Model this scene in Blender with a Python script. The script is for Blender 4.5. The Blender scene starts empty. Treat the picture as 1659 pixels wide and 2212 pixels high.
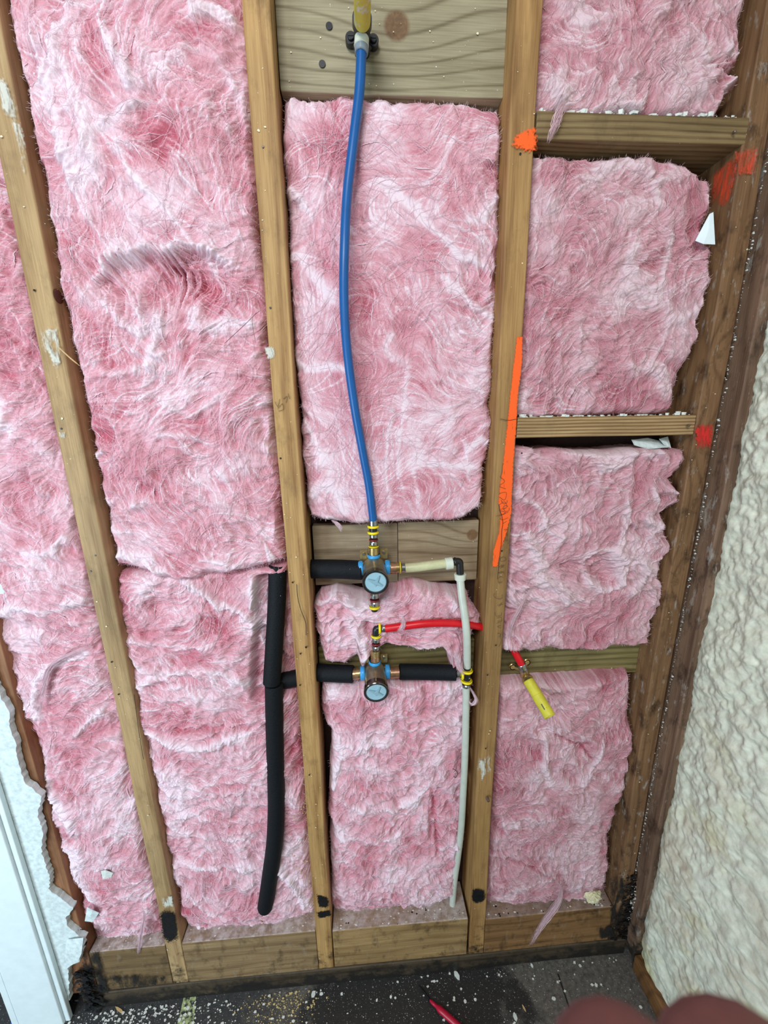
import bpy, math, random
import numpy as np
from mathutils import Matrix, Vector

SC = bpy.context.scene
COL = SC.collection
# ------------------------------------------------------------------ camera
IW, IH = 1659, 2212
CX, CZ, CD = 0.149147, 1.48, 0.724560
PITCH, YAW, ROLL, FPX = 0.238240, -0.061349, -0.016282, 833.566
_f = np.array([-math.sin(YAW)*math.cos(PITCH), math.cos(YAW)*math.cos(PITCH), -math.sin(PITCH)])
_r0 = np.array([math.cos(YAW), math.sin(YAW), 0.0]); _u0 = np.cross(_r0, _f)
RT = math.cos(ROLL)*_r0 + math.sin(ROLL)*_u0
UP = -math.sin(ROLL)*_r0 + math.cos(ROLL)*_u0
FW = _f
CAM = np.array([CX, -CD, CZ])
cam = bpy.data.cameras.new('camera'); camo = bpy.data.objects.new('camera', cam); COL.objects.link(camo)
camo.matrix_world = Matrix(((RT[0], UP[0], -FW[0], CAM[0]), (RT[1], UP[1], -FW[1], CAM[1]),
                            (RT[2], UP[2], -FW[2], CAM[2]), (0, 0, 0, 1)))
cam.sensor_fit = 'HORIZONTAL'; cam.sensor_width = 36; cam.lens = FPX/IW*36
cam.clip_start = 0.005
cam.dof.use_dof = True; cam.dof.focus_distance = 0.85; cam.dof.aperture_fstop = 16
SC.camera = camo
# ------------------------------------------------------------------ light
W = bpy.data.worlds.new('world'); SC.world = W; W.use_nodes = True
W.node_tree.nodes['Background'].inputs[0].default_value = (0.80, 0.90, 1.0, 1)
W.node_tree.nodes['Background'].inputs[1].default_value = 0.20
def area(name, loc, aim, sx, sy, power, col):
    l = bpy.data.lights.new(name, 'AREA'); l.shape = 'RECTANGLE'; l.size = sx; l.size_y = sy
    l.energy = power; l.color = col
    o = bpy.data.objects.new(name, l); COL.objects.link(o); o.location = loc
    o.rotation_euler = (Vector(aim)-Vector(loc)).to_track_quat('-Z', 'Y').to_euler()
    return o
area('window_light', (-1.45, -1.7, 0.95), (-0.45, 0, 0.7), 0.9, 1.1, 38, (0.72, 0.90, 1.0))
area('room_light', (-0.35, -1.9, 2.7), (0.0, 0, 1.4), 0.8, 0.6, 35, (0.97, 0.98, 1.0))
SC.view_settings.view_transform = 'Standard'; SC.view_settings.look = 'None'
SC.view_settings.gamma = 1; SC.view_settings.use_curve_mapping = False
SC.view_settings.exposure = 0.0

# ------------------------------------------------------------------ helpers
rnd = random.Random(7)
def ray(px, py): return FW + RT*((px-IW/2)/FPX) - UP*((py-IH/2)/FPX)
def P(px, py, Y=0.0):
    d = ray(px, py); return CAM + d*((Y+CD)/d[1])
def PZ(px, py, Z=0.0):
    d = ray(px, py); return CAM + d*((Z-CZ)/d[2])
def PX(px, py, X=0.0):
    d = ray(px, py); return CAM + d*((X-CX)/d[0])

class MB:
    def __init__(s): s.v = []; s.f = []; s.sm = []; s.mi = []
    def add(s, V, F, smooth=False, mi=0):
        o = len(s.v); s.v.extend([tuple(map(float, p)) for p in V])
        for f in F: s.f.append([i+o for i in f]); s.sm.append(smooth); s.mi.append(mi)
    def box(s, x0, x1, y0, y1, z0, z1, b=0.0):
        if b <= 0:
            V = [(x, y, z) for x in (x0, x1) for y in (y0, y1) for z in (z0, z1)]
            s.add(V, [(0,1,3,2),(4,6,7,5),(0,4,5,1),(2,3,7,6),(0,2,6,4),(1,5,7,3)]); return s
        s.beam('z', x0, x1, y0, y1, z0, z1, b, 1); return s
    def beam(s, ax, x0, x1, y0, y1, z0, z1, r=0.003, n=1, wob=0.0, seed=0, taper=None):
        # rounded rectangular section swept along one axis
        A = {'x': 0, 'y': 1, 'z': 2}[ax]; lo = [x0, y0, z0]; hi = [x1, y1, z1]
        B, C_ = [i for i in range(3) if i != A]
        if A == 1: B, C_ = C_, B
        cb, cc = (lo[B]+hi[B])/2, (lo[C_]+hi[C_])/2; hb, hc = (hi[B]-lo[B])/2, (hi[C_]-lo[C_])/2
        sec = []
        for (sx, sy, a0) in ((1,1,0),(-1,1,90),(-1,-1,180),(1,-1,270)):
            for k in range(5):
                a = math.radians(a0+k*22.5); sec.append((sx*(hb-r)+r*math.cos(a), sy*(hc-r)+r*math.sin(a)))
        if A == 1: sec = sec
        R_ = random.Random(seed); ph = [R_.uniform(0, 6.28) for _ in range(6)]; V = []
        ends = [0.0] + [0.0015] + [1.0]*0
        ts = [i/n for i in range(n+1)]; L = hi[A]-lo[A]
        stations = [(lo[A], .985 if r > 0 else 1)] + [(lo[A]+min(max(t*L, r*.5), L-r*.5), 1) for t in ts] + [(hi[A], .985 if r > 0 else 1)]
        for (pos, sc) in stations:
            wb = wob*(math.sin(pos*5+ph[0])+.5*math.sin(pos*13+ph[1])); wc = wob*(math.sin(pos*4+ph[2])+.5*math.sin(pos*11+ph[3]))
            ws = 1+wob*12*math.sin(pos*7+ph[4])
            for (a, b) in sec:
                p = [0, 0, 0]; p[A] = pos; p[B] = cb+a*sc*ws+wb; p[C_] = cc+b*sc+wc; V.append(p)
        k = len(sec); m = len(stations); F = []
        for i in range(m-1):
            for j in range(k):
                F.append((i*k+j, i*k+(j+1) % k, (i+1)*k+(j+1) % k, (i+1)*k+j))
        F.append(tuple(range(k-1, -1, -1))); F.append(tuple((m-1)*k+j for j in range(k)))
        s.add(V, F); return s
    def tube(s, pts, rad, seg=20, caps=True, hollow=0.0, smooth=True, sx=1.0):
        pts = [np.array(p, float) for p in pts]; n = len(pts)
        if not hasattr(rad, '__len__'): rad = [rad]*n
        T = []
        for i in range(n):
            t = pts[min(i+1, n-1)]-pts[max(i-1, 0)]; T.append(t/(np.linalg.norm(t)+1e-12))
        a = np.array([0, 0, 1.]) if abs(T[0][2]) < .9 else np.array([0, 1., 0])
        u = np.cross(T[0], a); u /= np.linalg.norm(u); V = []
        for i in range(n):
            u = u-T[i]*(u@T[i]); u /= np.linalg.norm(u); w = np.cross(T[i], u)
            for k in range(seg):
                an = 2*math.pi*k/seg; V.append(pts[i]+rad[i]*(sx*math.cos(an)*u+math.sin(an)*w))
        F = [(i*seg+k, i*seg+(k+1) % seg, (i+1)*seg+(k+1) % seg, (i+1)*seg+k) for i in range(n-1) for k in range(seg)]
        s.add(V, F, smooth)
        if caps and not hollow:
            s.add(V[:seg], [tuple(range(seg-1, -1, -1))]); s.add(V[-seg:], [tuple(range(seg))])
        return s
    def lathe(s, c, d, prof, seg=32, smooth=True):
        # prof: list of (distance along d, radius); repeated stations give hard edges
        c = np.array(c, float); d = np.array(d, float); d /= np.linalg.norm(d)
        a = np.array([0, 0, 1.]) if abs(d[2]) < .9 else np.array([1., 0, 0])
        u = np.cross(d, a); u /= np.linalg.norm(u); w = np.cross(d, u)
        ring = lambda t, r: [c+d*t+max(r, 1e-5)*(math.cos(2*math.pi*k/seg)*u+math.sin(2*math.pi*k/seg)*w) for k in range(seg)]
        for (t0, r0), (t1, r1) in zip(prof[:-1], prof[1:]):
            V = ring(t0, r0)+ring(t1, r1)
            s.add(V, [(k, (k+1) % seg, seg+(k+1) % seg, seg+k) for k in range(seg)], smooth)
        return s
    def prism(s, outline, d, back=True):
        # outline: 3D points (planar), d: thickness vector
        n = len(outline); O = [np.array(p, float) for p in outline]; d = np.array(d, float)
        V = O+[p+d for p in O]
        F = [tuple(range(n)), tuple(range(2*n-1, n-1, -1))]+[(i, n+i, n+(i+1) % n, (i+1) % n) for i in range(n)]
        s.add(V, F); return s

def mkmesh(name, V, F, mats, smooth=None, mi=None):
    me = bpy.data.meshes.new(name)
    me.from_pydata([tuple(p) for p in V], [], F)
    for m in mats: me.materials.append(m)
    if smooth is not None: me.polygons.foreach_set('use_smooth', smooth)
    if mi is not None: me.polygons.foreach_set('material_index', mi)
    me.update(); return me

def obj(name, mb, mat, parent=None, base=None):
    """link a MB (world coordinates) as one mesh object"""
    V = np.array(mb.v)
    if parent is not None:
        o0 = Vector((0, 0, 0)); p = parent
        while p is not None: o0 += p.location; p = p.parent
        off = np.array(o0); loc = (0, 0, 0)
    else:
        off = np.array(base) if base is not None else np.array([(V[:, 0].min()+V[:, 0].max())/2, (V[:, 1].min()+V[:, 1].max())/2, V[:, 2].min()])
        loc = tuple(off)
    me = mkmesh(name, V-off, mb.f, mat if isinstance(mat, (list, tuple)) else [mat], mb.sm, mb.mi)
    o = bpy.data.objects.new(name, me); COL.objects.link(o); o.location = loc
    if parent is not None: o.parent = parent
    import_fix(o); return o
def import_fix(o):
    import bmesh
    bm = bmesh.new(); bm.from_mesh(o.data)
    if len(bm.verts) < 60000:
        bmesh.ops.recalc_face_normals(bm, faces=bm.faces); bm.to_mesh(o.data)
    bm.free()
def thing(name, label, cat, loc, group=None):
    o = bpy.data.objects.new(name, None); o.empty_display_size = .02; COL.objects.link(o)
    o.location = tuple(map(float, loc)); o['label'] = label; o['category'] = cat
    if group: o['group'] = group
    return o
def tag(o, label, cat, group=None, kind=None):
    o['label'] = label; o['category'] = cat
    if group: o['group'] = group
    if kind: o['kind'] = kind
    return o
def struct(o, label=None, cat=None):
    o['kind'] = 'structure'
    if label: o['label'] = label
    if cat: o['category'] = cat
    return o

# ------------------------------------------------------------------ materials
class NT:
    def __init__(s, name):
        s.m = bpy.data.materials.new(name); s.m.use_nodes = True; s.t = s.m.node_tree
        s.b = s.t.nodes['Principled BSDF']; s.out = s.t.nodes['Material Output']
        s.pos = s.n('ShaderNodeNewGeometry').outputs['Position']
    def n(s, typ, **k):
        nd = s.t.nodes.new(typ)
        for a, b in k.items(): setattr(nd, a, b)
        return nd
    def put(s, sock, v):
        if isinstance(v, bpy.types.NodeSocket): s.t.links.new(v, sock)
        else:
            if hasattr(sock.default_value, '__len__') and not hasattr(v, '__len__'): v = (v,)*len(sock.default_value)
            if hasattr(v, '__len__') and len(v) == 3 and len(sock.default_value) == 4: v = (*v, 1)
            sock.default_value = v
    def math(s, op, a, b=0.0, c=None, clamp=False):
        nd = s.n('ShaderNodeMath', operation=op, use_clamp=clamp); s.put(nd.inputs[0], a); s.put(nd.inputs[1], b)
        if c is not None: s.put(nd.inputs[2], c)
        return nd.outputs[0]
    def noise(s, scale, sc=(1, 1, 1), off=(0, 0, 0), det=3, rough=.5, dist=0, vec=None):
        mp = s.n('ShaderNodeMapping'); s.put(mp.inputs['Vector'], vec if vec is not None else s.pos)
        mp.inputs['Scale'].default_value = sc; mp.inputs['Location'].default_value = off
        nd = s.n('ShaderNodeTexNoise'); s.t.links.new(mp.outputs[0], nd.inputs['Vector'])
        nd.inputs['Scale'].default_value = scale; nd.inputs['Detail'].default_value = det
        nd.inputs['Roughness'].default_value = rough; nd.inputs['Distortion'].default_value = dist
        return nd.outputs['Fac']
    def ramp(s, v, *stops, interp='LINEAR'):
        nd = s.n('ShaderNodeValToRGB'); s.put(nd.inputs[0], v); cr = nd.color_ramp; cr.interpolation = interp
        while len(cr.elements) < len(stops): cr.elements.new(.5)
        for e, (p, c) in zip(cr.elements, stops):
            e.position = p; e.color = (*c, 1) if hasattr(c, '__len__') else (c, c, c, 1)
        return nd.outputs[0]
    def mix(s, f, a, b, typ='MIX'):
        nd = s.n('ShaderNodeMix', data_type='RGBA', blend_type=typ)
        s.put(nd.inputs[0], f); s.put(nd.inputs[6], a); s.put(nd.inputs[7], b); return nd.outputs[2]
    def sep(s): 
        nd = s.n('ShaderNodeSeparateXYZ'); s.put(nd.inputs[0], s.pos); return nd.outputs
    def bump(s, h, strength=.3, dist=.002):
        nd = s.n('ShaderNodeBump'); s.put(nd.inputs['Height'], h); nd.inputs['Strength'].default_value = strength
        nd.inputs['Distance'].default_value = dist; s.t.links.new(nd.outputs[0], s.b.inputs['Normal'])
    def fin(s, col, rough=.7, metal=0, alpha=None, spec=None):
        s.put(s.b.inputs['Base Color'], col); s.put(s.b.inputs['Roughness'], rough); s.put(s.b.inputs['Metallic'], metal)
        if alpha is not None: s.put(s.b.inputs['Alpha'], alpha)
        if spec is not None: s.put(s.b.inputs['Specular IOR Level'], spec)
        return s.m

def srgb(r, g, b):
    c = lambda v: ((v/255+.055)/1.055)**2.4 if v > 10 else v/255/12.92
    return (c(r), c(g), c(b))

def wood(name, light, dark, axis='z', seed=0, knots=(), rings=18, mould=0.0, mz=0.32, rough=.6, spots=.5, dirt=0.0, rw=.16, rp=3.5, dust=0.0):
    s = NT(name); A = 'xyz'.index(axis)
    sc = [1, 1, 1]; sc[A] = .045
    off = (seed*1.7, seed*.9, seed*2.3)
    X = s.sep()
    # knots bend the grain round themselves
    bend = None; kmask = None
    for (kx, kz, kr) in knots:
        dx = s.math('SUBTRACT', X[0], kx); dz = s.math('SUBTRACT', X[2], kz)
        if A == 0: dxs, dzs = s.math('MULTIPLY', dx, .55), dz
        else: dxs, dzs = dx, s.math('MULTIPLY', dz, .55)
        r2 = s.math('ADD', s.math('MULTIPLY', dxs, dxs), s.math('MULTIPLY', dzs, dzs))
        g = s.math('POWER', 2.718, s.math('MULTIPLY', r2, -1/(2*(kr*2.2)**2)))
        bend = g if bend is None else s.math('ADD', bend, g)
        rr = s.math('SQRT', s.math('ADD', s.math('MULTIPLY', dx, dx), s.math('MULTIPLY', dz, dz)))
        k = s.math('SUBTRACT', 1.0, s.math('DIVIDE', s.math('SUBTRACT', rr, kr*.85), kr*.3), clamp=True)
        kmask = k if kmask is None else s.math('MAXIMUM', kmask, k)
    wv = s.noise(6, tuple(.35 if i == A else 1 for i in range(3)), off, 2, .5)
    cross = s.math('ADD', X[0 if A != 0 else 2], s.math('MULTIPLY', X[1], .8))
    ph = s.math('ADD', s.math('MULTIPLY', cross, rings*6.283), s.math('MULTIPLY', wv, 16.0))
    if bend is not None: ph = s.math('ADD', ph, s.math('MULTIPLY', bend, 9.0))
    ring = s.math('MULTIPLY_ADD', s.math('SINE', ph), .5, .5)
    ring = s.math('POWER', ring, rp)
    fine = s.noise(420, tuple(.03 if i == A else 1 for i in range(3)), off, 3, .6)
    big = s.noise(5, tuple(.5 if i == A else 1 for i in range(3)), off, 3, .6)
    mid = s.noise(60, tuple(.08 if i == A else 1 for i in range(3)), off, 3, .6)
    t = s.math('ADD', s.math('MULTIPLY', ring, rw), s.math('MULTIPLY', fine, .46))
    t = s.math('ADD', t, s.math('MULTIPLY', mid, .44))
    base = s.ramp(t, (.30, light), (.74, dark))
    tone = s.ramp(big, (.3, .74), (.7, 1.12))
    col = s.mix(1.0, base, tone, 'MULTIPLY')
    grime = s.noise(26, (1, 1, .55), (off[0]+4, 2, 1), 5, .68)
    col = s.mix(s.ramp(grime, (.52, 0), (.72, .6*spots+dirt)), col, tuple(c*.28 for c in dark))
    if dirt > 0:
        pl = s.noise(55, (1, 1, .35), (off[0]+9, 5, 3), 5, .7)
        col = s.mix(s.ramp(pl, (.58, 0), (.68, dirt)), col, (.45, .43, .38))
    if kmask is not None:
        kn = s.noise(90, (1, 1, 1), off, 3, .6, dist=1.5)
        kc = s.ramp(kn, (.3, tuple(c*.55 for c in srgb(128, 92, 62))), (.7, srgb(132, 98, 66)))
        col = s.mix(s.math('MULTIPLY', kmask, .9), col, kc)
    if mould > 0:
        mn = s.noise(17, (1, 1, 1), (off[0]+2, 0, 7), 6, .72)
        zf = s.math('SUBTRACT', 1.0, s.math('DIVIDE', X[2], mz), clamp=True)
        mm = s.math('ADD', s.math('MULTIPLY', zf, mould), mn)
        col = s.mix(s.ramp(mm, (.72, 0), (.86, .93)), col, (.012, .011, .010))
    if dust > 0:
        nz = s.n('ShaderNodeSeparateXYZ'); s.put(nz.inputs[0], s.n('ShaderNodeNewGeometry').outputs['Normal'])
        dn = s.noise(45, (1, 1, 1), off, 5, .7)
        dm = s.math('MULTIPLY', s.ramp(nz.outputs[2], (.6, 0), (.85, 1)), s.ramp(dn, (.3, .35), (.55, dust)))
        col = s.mix(dm, col, s.ramp(dn, (.35, srgb(150, 130, 120)), (.65, srgb(204, 192, 188))))
    sp = s.noise(330, (1, 1, .7), (off[0], 11, 3), 2, .5)
    col = s.mix(s.ramp(sp, (.775, 0), (.80, .85)), col, (.72, .66, .5))
    s.bump(s.math('ADD', s.math('MULTIPLY', fine, .6), s.math('ADD', s.math('MULTIPLY', mid, .8), s.math('MULTIPLY', grime, .5))), .45, .0012)
    return s.fin(col, rough, spec=.35)

def plain(name, col, rough=.5, metal=0.0, var=.12, scale=120, bump=0.0, spec=None, dirt=None):
    s = NT(name); n = s.noise(scale, det=4, rough=.6)
    c = s.mix(1.0, col, s.ramp(n, (.3, 1-var), (.7, 1+var*.6)), 'MULTIPLY')
    if dirt is not None:
        d = s.noise(dirt[0], det=5, rough=.7, off=(3, 1, 2)); c = s.mix(s.ramp(d, (dirt[1], 0), (dirt[1]+.08, dirt[2])), c, dirt[3])
    if bump: s.bump(n, bump, .001)
    return s.fin(c, rough, metal, spec=spec)

M_studA = wood('pine_pale', srgb(200, 168, 122), srgb(138, 106, 68), 'z', 1, rings=26, mould=.34, mz=.30, spots=.6)
M_studB = wood('pine_warm', srgb(206, 166, 108), srgb(140, 98, 54), 'z', 2, rings=30, spots=.8, mould=.30, mz=.34)
M_studC = wood('pine_brown', srgb(186, 146, 92), srgb(120, 82, 44), 'z', 3, rings=22, mould=.36, mz=.33)
M_studD = wood('pine_corner', srgb(148, 112, 78), srgb(92, 62, 38), 'z', 4, rings=40, mould=.42, mz=.5, dirt=.55, spots=.9,
               knots=((.822, 1.585, .008), (.825, 1.41, .009), (.815, 1.13, .010)))
M_studE = wood('pine_weathered', srgb(142, 112, 90), srgb(84, 60, 46), 'z', 5, rings=30, mould=.40, mz=.5, dirt=.5, spots=.8)
M_studZ = wood('pine_reddish', srgb(172, 122, 86), srgb(124, 82, 54), 'z', 6, rings=12, mould=.35, mz=.4, spots=.6)
kx = P(857, 55, .04)
M_top = wood('board_grey', srgb(176, 166, 136), srgb(118, 106, 78), 'x', 7, rings=46, knots=((kx[0], kx[2], .0195),), spots=.1, rw=.24, rp=9)
kx2 = P(1020, 1155, .065)
M_mid = wood('board_tan', srgb(178, 158, 128), srgb(116, 94, 68), 'x', 8, rings=44, rw=.2, rp=7, knots=((kx2[0], kx2[2], .012),), spots=.2)
M_midL = wood('board_tan_clear', srgb(176, 158, 130), srgb(118, 98, 74), 'x', 8.6, rings=24, spots=.2)
M_green = wood('board_treated', srgb(148, 134, 88), srgb(88, 80, 44), 'x', 9, rings=62, spots=.7, rw=.22, rp=2.2)
M_b3 = wood('block_brown', srgb(158, 134, 92), srgb(96, 74, 44), 'x', 10, rings=110, spots=.5, rw=.22, rp=2)
M_b4 = wood('block_striped', srgb(186, 156, 112), srgb(122, 92, 58), 'x', 11, rings=170, spots=.3, rw=.34, rp=1.5)
M_bot = [wood('bottom_block_'+'abcd'[i], srgb(*c), srgb(*d), 'x', 12+i*1.3, rings=30, mould=.27, mz=.2, spots=1.1, dirt=.16, rw=.14, dust=(.95, .95, .8, .45)[i])
         for i, (c, d) in enumerate((((150, 124, 86), (92, 68, 44)), ((176, 148, 108), (112, 84, 54)), ((174, 144, 98), (112, 82, 48)), ((154, 116, 74), (94, 62, 34))))]
M_sole = wood('sole_wood', srgb(92, 78, 60), srgb(40, 32, 24), 'x', 18, rings=30, mould=.42, mz=.09, spots=1)

M_black = plain('pipe_foam_black', (.006, .008, .011), .62, var=.5, scale=420, bump=1.0, spec=.22)
M_blue = plain('pex_blue', srgb(8, 88, 156), .38, var=.1, scale=40)
M_red = plain('pex_red', srgb(214, 14, 30), .38, var=.1, scale=60)
M_white = plain('pipe_translucent', srgb(200, 206, 194), .35, var=.08, scale=50)
M_white.node_tree.nodes['Principled BSDF'].inputs['Subsurface Weight'].default_value = .25
M_white.node_tree.nodes['Principled BSDF'].inputs['Subsurface Radius'].default_value = (.004, .004, .003)
M_collar = plain('collar_white', srgb(216, 222, 206), .4, var=.06)
M_yel = plain('pipe_yellow', srgb(216, 206, 62), .42, var=.15, scale=60, dirt=(70, .6, .7, srgb(120, 112, 40)))
M_yeld = plain('pipe_yellow_dirty', srgb(206, 190, 76), .55, var=.15, scale=60, dirt=(55, .52, .9, (.62, .60, .56)))
M_yring = plain('ring_yellow', srgb(250, 224, 30), .4, var=.04)
M_bring = plain('seal_blue', srgb(58, 160, 226), .35, var=.06)
M_rring = plain('band_dark_red', srgb(120, 22, 28), .45)
M_blk = plain('plastic_black', (.014, .014, .016), .35, var=.2)
M_steel = plain('steel', srgb(178, 180, 178), .28, 1.0, var=.12, scale=200)
M_brass = plain('brass', srgb(200, 172, 116), .3, .8, var=.3, scale=150)
M_copper = plain('copper', srgb(206, 160, 124), .3, .8, var=.3, scale=150)
M_nickel = plain('valve_bronze', srgb(158, 148, 124), .34, .75, var=.3, scale=90)
M_chrome = plain('chrome_dark', srgb(104, 98, 94), .18, .9, var=.2, scale=200)
M_cap = plain('cap_blue_grey', srgb(158, 194, 208), .35, var=.06)
M_capd = plain('cap_emboss', srgb(142, 178, 192), .35, var=.06)
M_orange = None
def paint(name, col, thr=.42, scale=160, edge=.05, dens=1.0):
    s = NT(name); n = s.noise(scale, (1, 1, .25), det=4, rough=.65)
    return s.fin(col, .7, alpha=s.ramp(n, (thr-edge, 0), (thr+edge, dens)))
M_orange = paint('spray_orange', srgb(255, 98, 24), .30, 160, .10)
M_redor = paint('spray_red_orange', srgb(222, 78, 46), .46, 120, .14, .85)
M_redp = paint('spray_red', srgb(226, 44, 40), .45, 120, .14, .9)
M_tar = plain('tar_black', (.008, .008, .009), .32, var=.5, scale=120, bump=.8)
M_plaster = plain('plaster', srgb(222, 226, 220), .8, var=.15, scale=120, bump=.6)
M_smear = paint('plaster_smear', srgb(216, 216, 204), .5, 90, .07, .9)
M_drywall = plain('drywall_white', srgb(228, 240, 242), .6, var=.05, scale=30)
M_gyp = plain('gypsum_torn', srgb(218, 230, 230), .9, var=.22, scale=90, bump=1.0)
M_pencil = plain('pencil', srgb(78, 60, 44), .8)
M_wire = plain('dark_hair', (.02, .012, .01), .6)
M_crumb = plain('crumb_white', srgb(228, 228, 220), .8, var=.2)
M_crumby = plain('crumb_tan', srgb(214, 190, 132), .8, var=.3)
M_splint = plain('wood_splinter', srgb(214, 178, 124), .7, var=.2)
M_tape = plain('tape_blue', srgb(24, 110, 214), .45, var=.12, scale=60)
M_magenta = plain('handle_red', srgb(176, 12, 50), .35, var=.1)
M_skin = plain('skin', srgb(112, 68, 62), .55, var=.1, scale=300)  # skin tone darkened: the phone's shadow is put into the colour
M_nail = plain('nail_steel', srgb(150, 140, 130), .4, 1.0, var=.3)
M_foamy = plain('foam_lump', srgb(222, 214, 176), .9, var=.2, scale=60, bump=.6)

# insulation
def insul(name, deep, mid, pale):
    s = NT(name)
    a = s.n('ShaderNodeAttribute', attribute_name='pale').outputs['Fac']
    n1 = s.noise(9, det=4, rough=.6, off=(3, 2, 1)); n2 = s.noise(520, det=3, rough=.65)
    n3 = s.noise(90, det=4, rough=.6, dist=1.2)
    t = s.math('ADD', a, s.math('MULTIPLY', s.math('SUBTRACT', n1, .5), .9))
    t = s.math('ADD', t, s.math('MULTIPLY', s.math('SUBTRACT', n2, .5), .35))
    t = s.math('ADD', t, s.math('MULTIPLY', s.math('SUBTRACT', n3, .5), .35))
    col = s.ramp(t, (-.0, deep), (.42, mid), (.92, pale))  # deep end also stands in for shade in creases and hollows
    s.bump(s.math('ADD', n2, s.math('MULTIPLY', n3, 1.2)), .55, .0012)
    m = s.fin(col, .95, spec=.1)
    s.b.inputs['Subsurface Weight'].default_value = .35
    s.b.inputs['Subsurface Radius'].default_value = (.006, .0035, .004)
    s.b.inputs['Subsurface Scale'].default_value = 1.0
    return m
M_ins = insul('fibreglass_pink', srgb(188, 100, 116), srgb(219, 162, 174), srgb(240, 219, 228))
M_ins_dim = insul('fibreglass_pink_dim', srgb(166, 86, 100), srgb(200, 146, 155), srgb(224, 198, 204))  # same pink fibreglass, with the dimmer light on the right put into the colour
M_fib = plain('fibre_pale', srgb(236, 206, 216), .9, var=.1, spec=.1)
M_fib_dim = plain('fibre_pale_dim', srgb(220, 186, 192), .9, var=.1, spec=.1)  # same pale fibre, darkened in colour for the dim right bay
s = NT('spray_foam')
_n = s.noise(7, det=5, rough=.65); _n2 = s.noise(60, det=4, rough=.6); _X = s.sep()
_c = s.ramp(_n2, (.3, srgb(204, 206, 186)), (.7, srgb(234, 236, 218)))
_low = s.math('SUBTRACT', 1.15, s.math('MULTIPLY', _X[2], .9), clamp=True)
_c = s.mix(s.math('MULTIPLY', s.ramp(_n, (.48, 0), (.62, .8)), _low), _c, srgb(196, 180, 156))
_n4 = s.noise(9, det=4, rough=.6, off=(5, 5, 5))
_c = s.mix(s.math('MULTIPLY', s.ramp(_n4, (.55, 0), (.66, .7)), _low), _c, srgb(212, 206, 156))
s.bump(_n2, .6, .003)
M_foam = s.fin(_c, .85, spec=.2)
s = NT('subfloor_dirty')
_X = s.sep(); _n = s.noise(8, det=6, rough=.68); _n2 = s.noise(90, det=5, rough=.7); _n3 = s.noise(300, det=2)
_c = s.ramp(_n2, (.3, srgb(66, 62, 58)), (.7, srgb(116, 110, 102)))
_dx = s.math('MULTIPLY', s.math('SUBTRACT', _X[0], .25), 2.6); _dy = s.math('MULTIPLY', s.math('ADD', _X[1], .12), 3.0)
_r = s.math('SQRT', s.math('ADD', s.math('MULTIPLY', _dx, _dx), s.math('MULTIPLY', _dy, _dy)))
_tar = s.math('ADD', s.math('SUBTRACT', 1.15, _r), s.math('MULTIPLY', s.math('SUBTRACT', _n, .5), 1.6))
_c = s.mix(s.ramp(_tar, (.3, 0), (.5, .92)), _c, (.012, .011, .011))
_tl = s.math('ADD', s.math('MULTIPLY', s.math('SUBTRACT', -.05, _X[0]), 2.0), _n)
_c = s.mix(s.ramp(_tl, (.45, 0), (.75, .8)), _c, srgb(44, 46, 50))
_c = s.mix(s.ramp(_n3, (.66, 0), (.70, .8)), _c, srgb(190, 190, 184))
s.bump(_n2, .5, .002)
M_floor = s.fin(_c, .6)
M_back = plain('sheathing_dark', srgb(58, 36, 30), .9, var=.3)

# ------------------------------------------------------------------ structure
XA0, XA1 = -.377, -.337; XB0, XB1 = 0.0, .040; XC0, XC1 = .405, .446; XD0, XD1 = .800, .842
mb = MB(); mb.box(-2.2, 1.0, -2.6, 1.6, -.03, 0.0); struct(obj('floor', mb, M_floor))
mb = MB(); mb.box(-.66, 1.0, .092, .104, 0, 2.75); struct(obj('wall_back', mb, M_back))

# spray foam side wall, a lumpy skin on the x = .87 plane
def vnoise(u, v, scale, seed):
    R_ = np.random.RandomState(seed); G = R_.rand(97, 97)
    a = u/scale; b = v/scale; i = np.floor(a).astype(int); j = np.floor(b).astype(int)
    fa = a-i; fb = b-j; fa = fa*fa*(3-2*fa); fb = fb*fb*(3-2*fb)
    g = lambda p, q: G[p % 97, q % 97]
    return (g(i, j)*(1-fa)+g(i+1, j)*fa)*(1-fb)+(g(i, j+1)*(1-fa)+g(i+1, j+1)*fa)*fb
def fbm(u, v, scale, seed, o=4):
    t = 0; a = 1; s_ = 0
    for k in range(o): t = t+a*vnoise(u, v, scale/2**k, seed+k*13); s_ += a; a *= .5
    return t/s_
def gridobj(name, X, Y, Z, mat, parent=None, attr=None, label=None):
    n, m = X.shape; V = np.stack([X, Y, Z], -1).reshape(-1, 3).astype(np.float32)
    off = np.array([float(X.mean()), float(Y.mean()), float(Z.min())]); 
    if parent is not None: off = np.array(parent.location)
    me = bpy.data.meshes.new(name); me.vertices.add(n*m); me.vertices.foreach_set('co', (V-off).astype(np.float32).ravel())
    i = np.arange(n*m).reshape(n, m); q = np.stack([i[:-1, :-1], i[1:, :-1], i[1:, 1:], i[:-1, 1:]], -1).reshape(-1, 4)
    me.loops.add(q.size); me.loops.foreach_set('vertex_index', q.ravel().astype(np.int32))
    me.polygons.add(len(q)); me.polygons.foreach_set('loop_start', (np.arange(len(q))*4).astype(np.int32))
    me.polygons.foreach_set('loop_total', np.full(len(q), 4, np.int32))
    me.polygons.foreach_set('use_smooth', np.ones(len(q), bool))
    me.materials.append(mat); me.update(calc_edges=True)
    if attr is not None:
        at = me.attributes.new('pale', 'FLOAT', 'POINT'); at.data.foreach_set('value', attr.ravel().astype(np.float32))
    o = bpy.data.objects.new(name, me); COL.objects.link(o)
    if parent is not None: o.parent = parent
    else: o.location = tuple(off)
    return o
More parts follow.
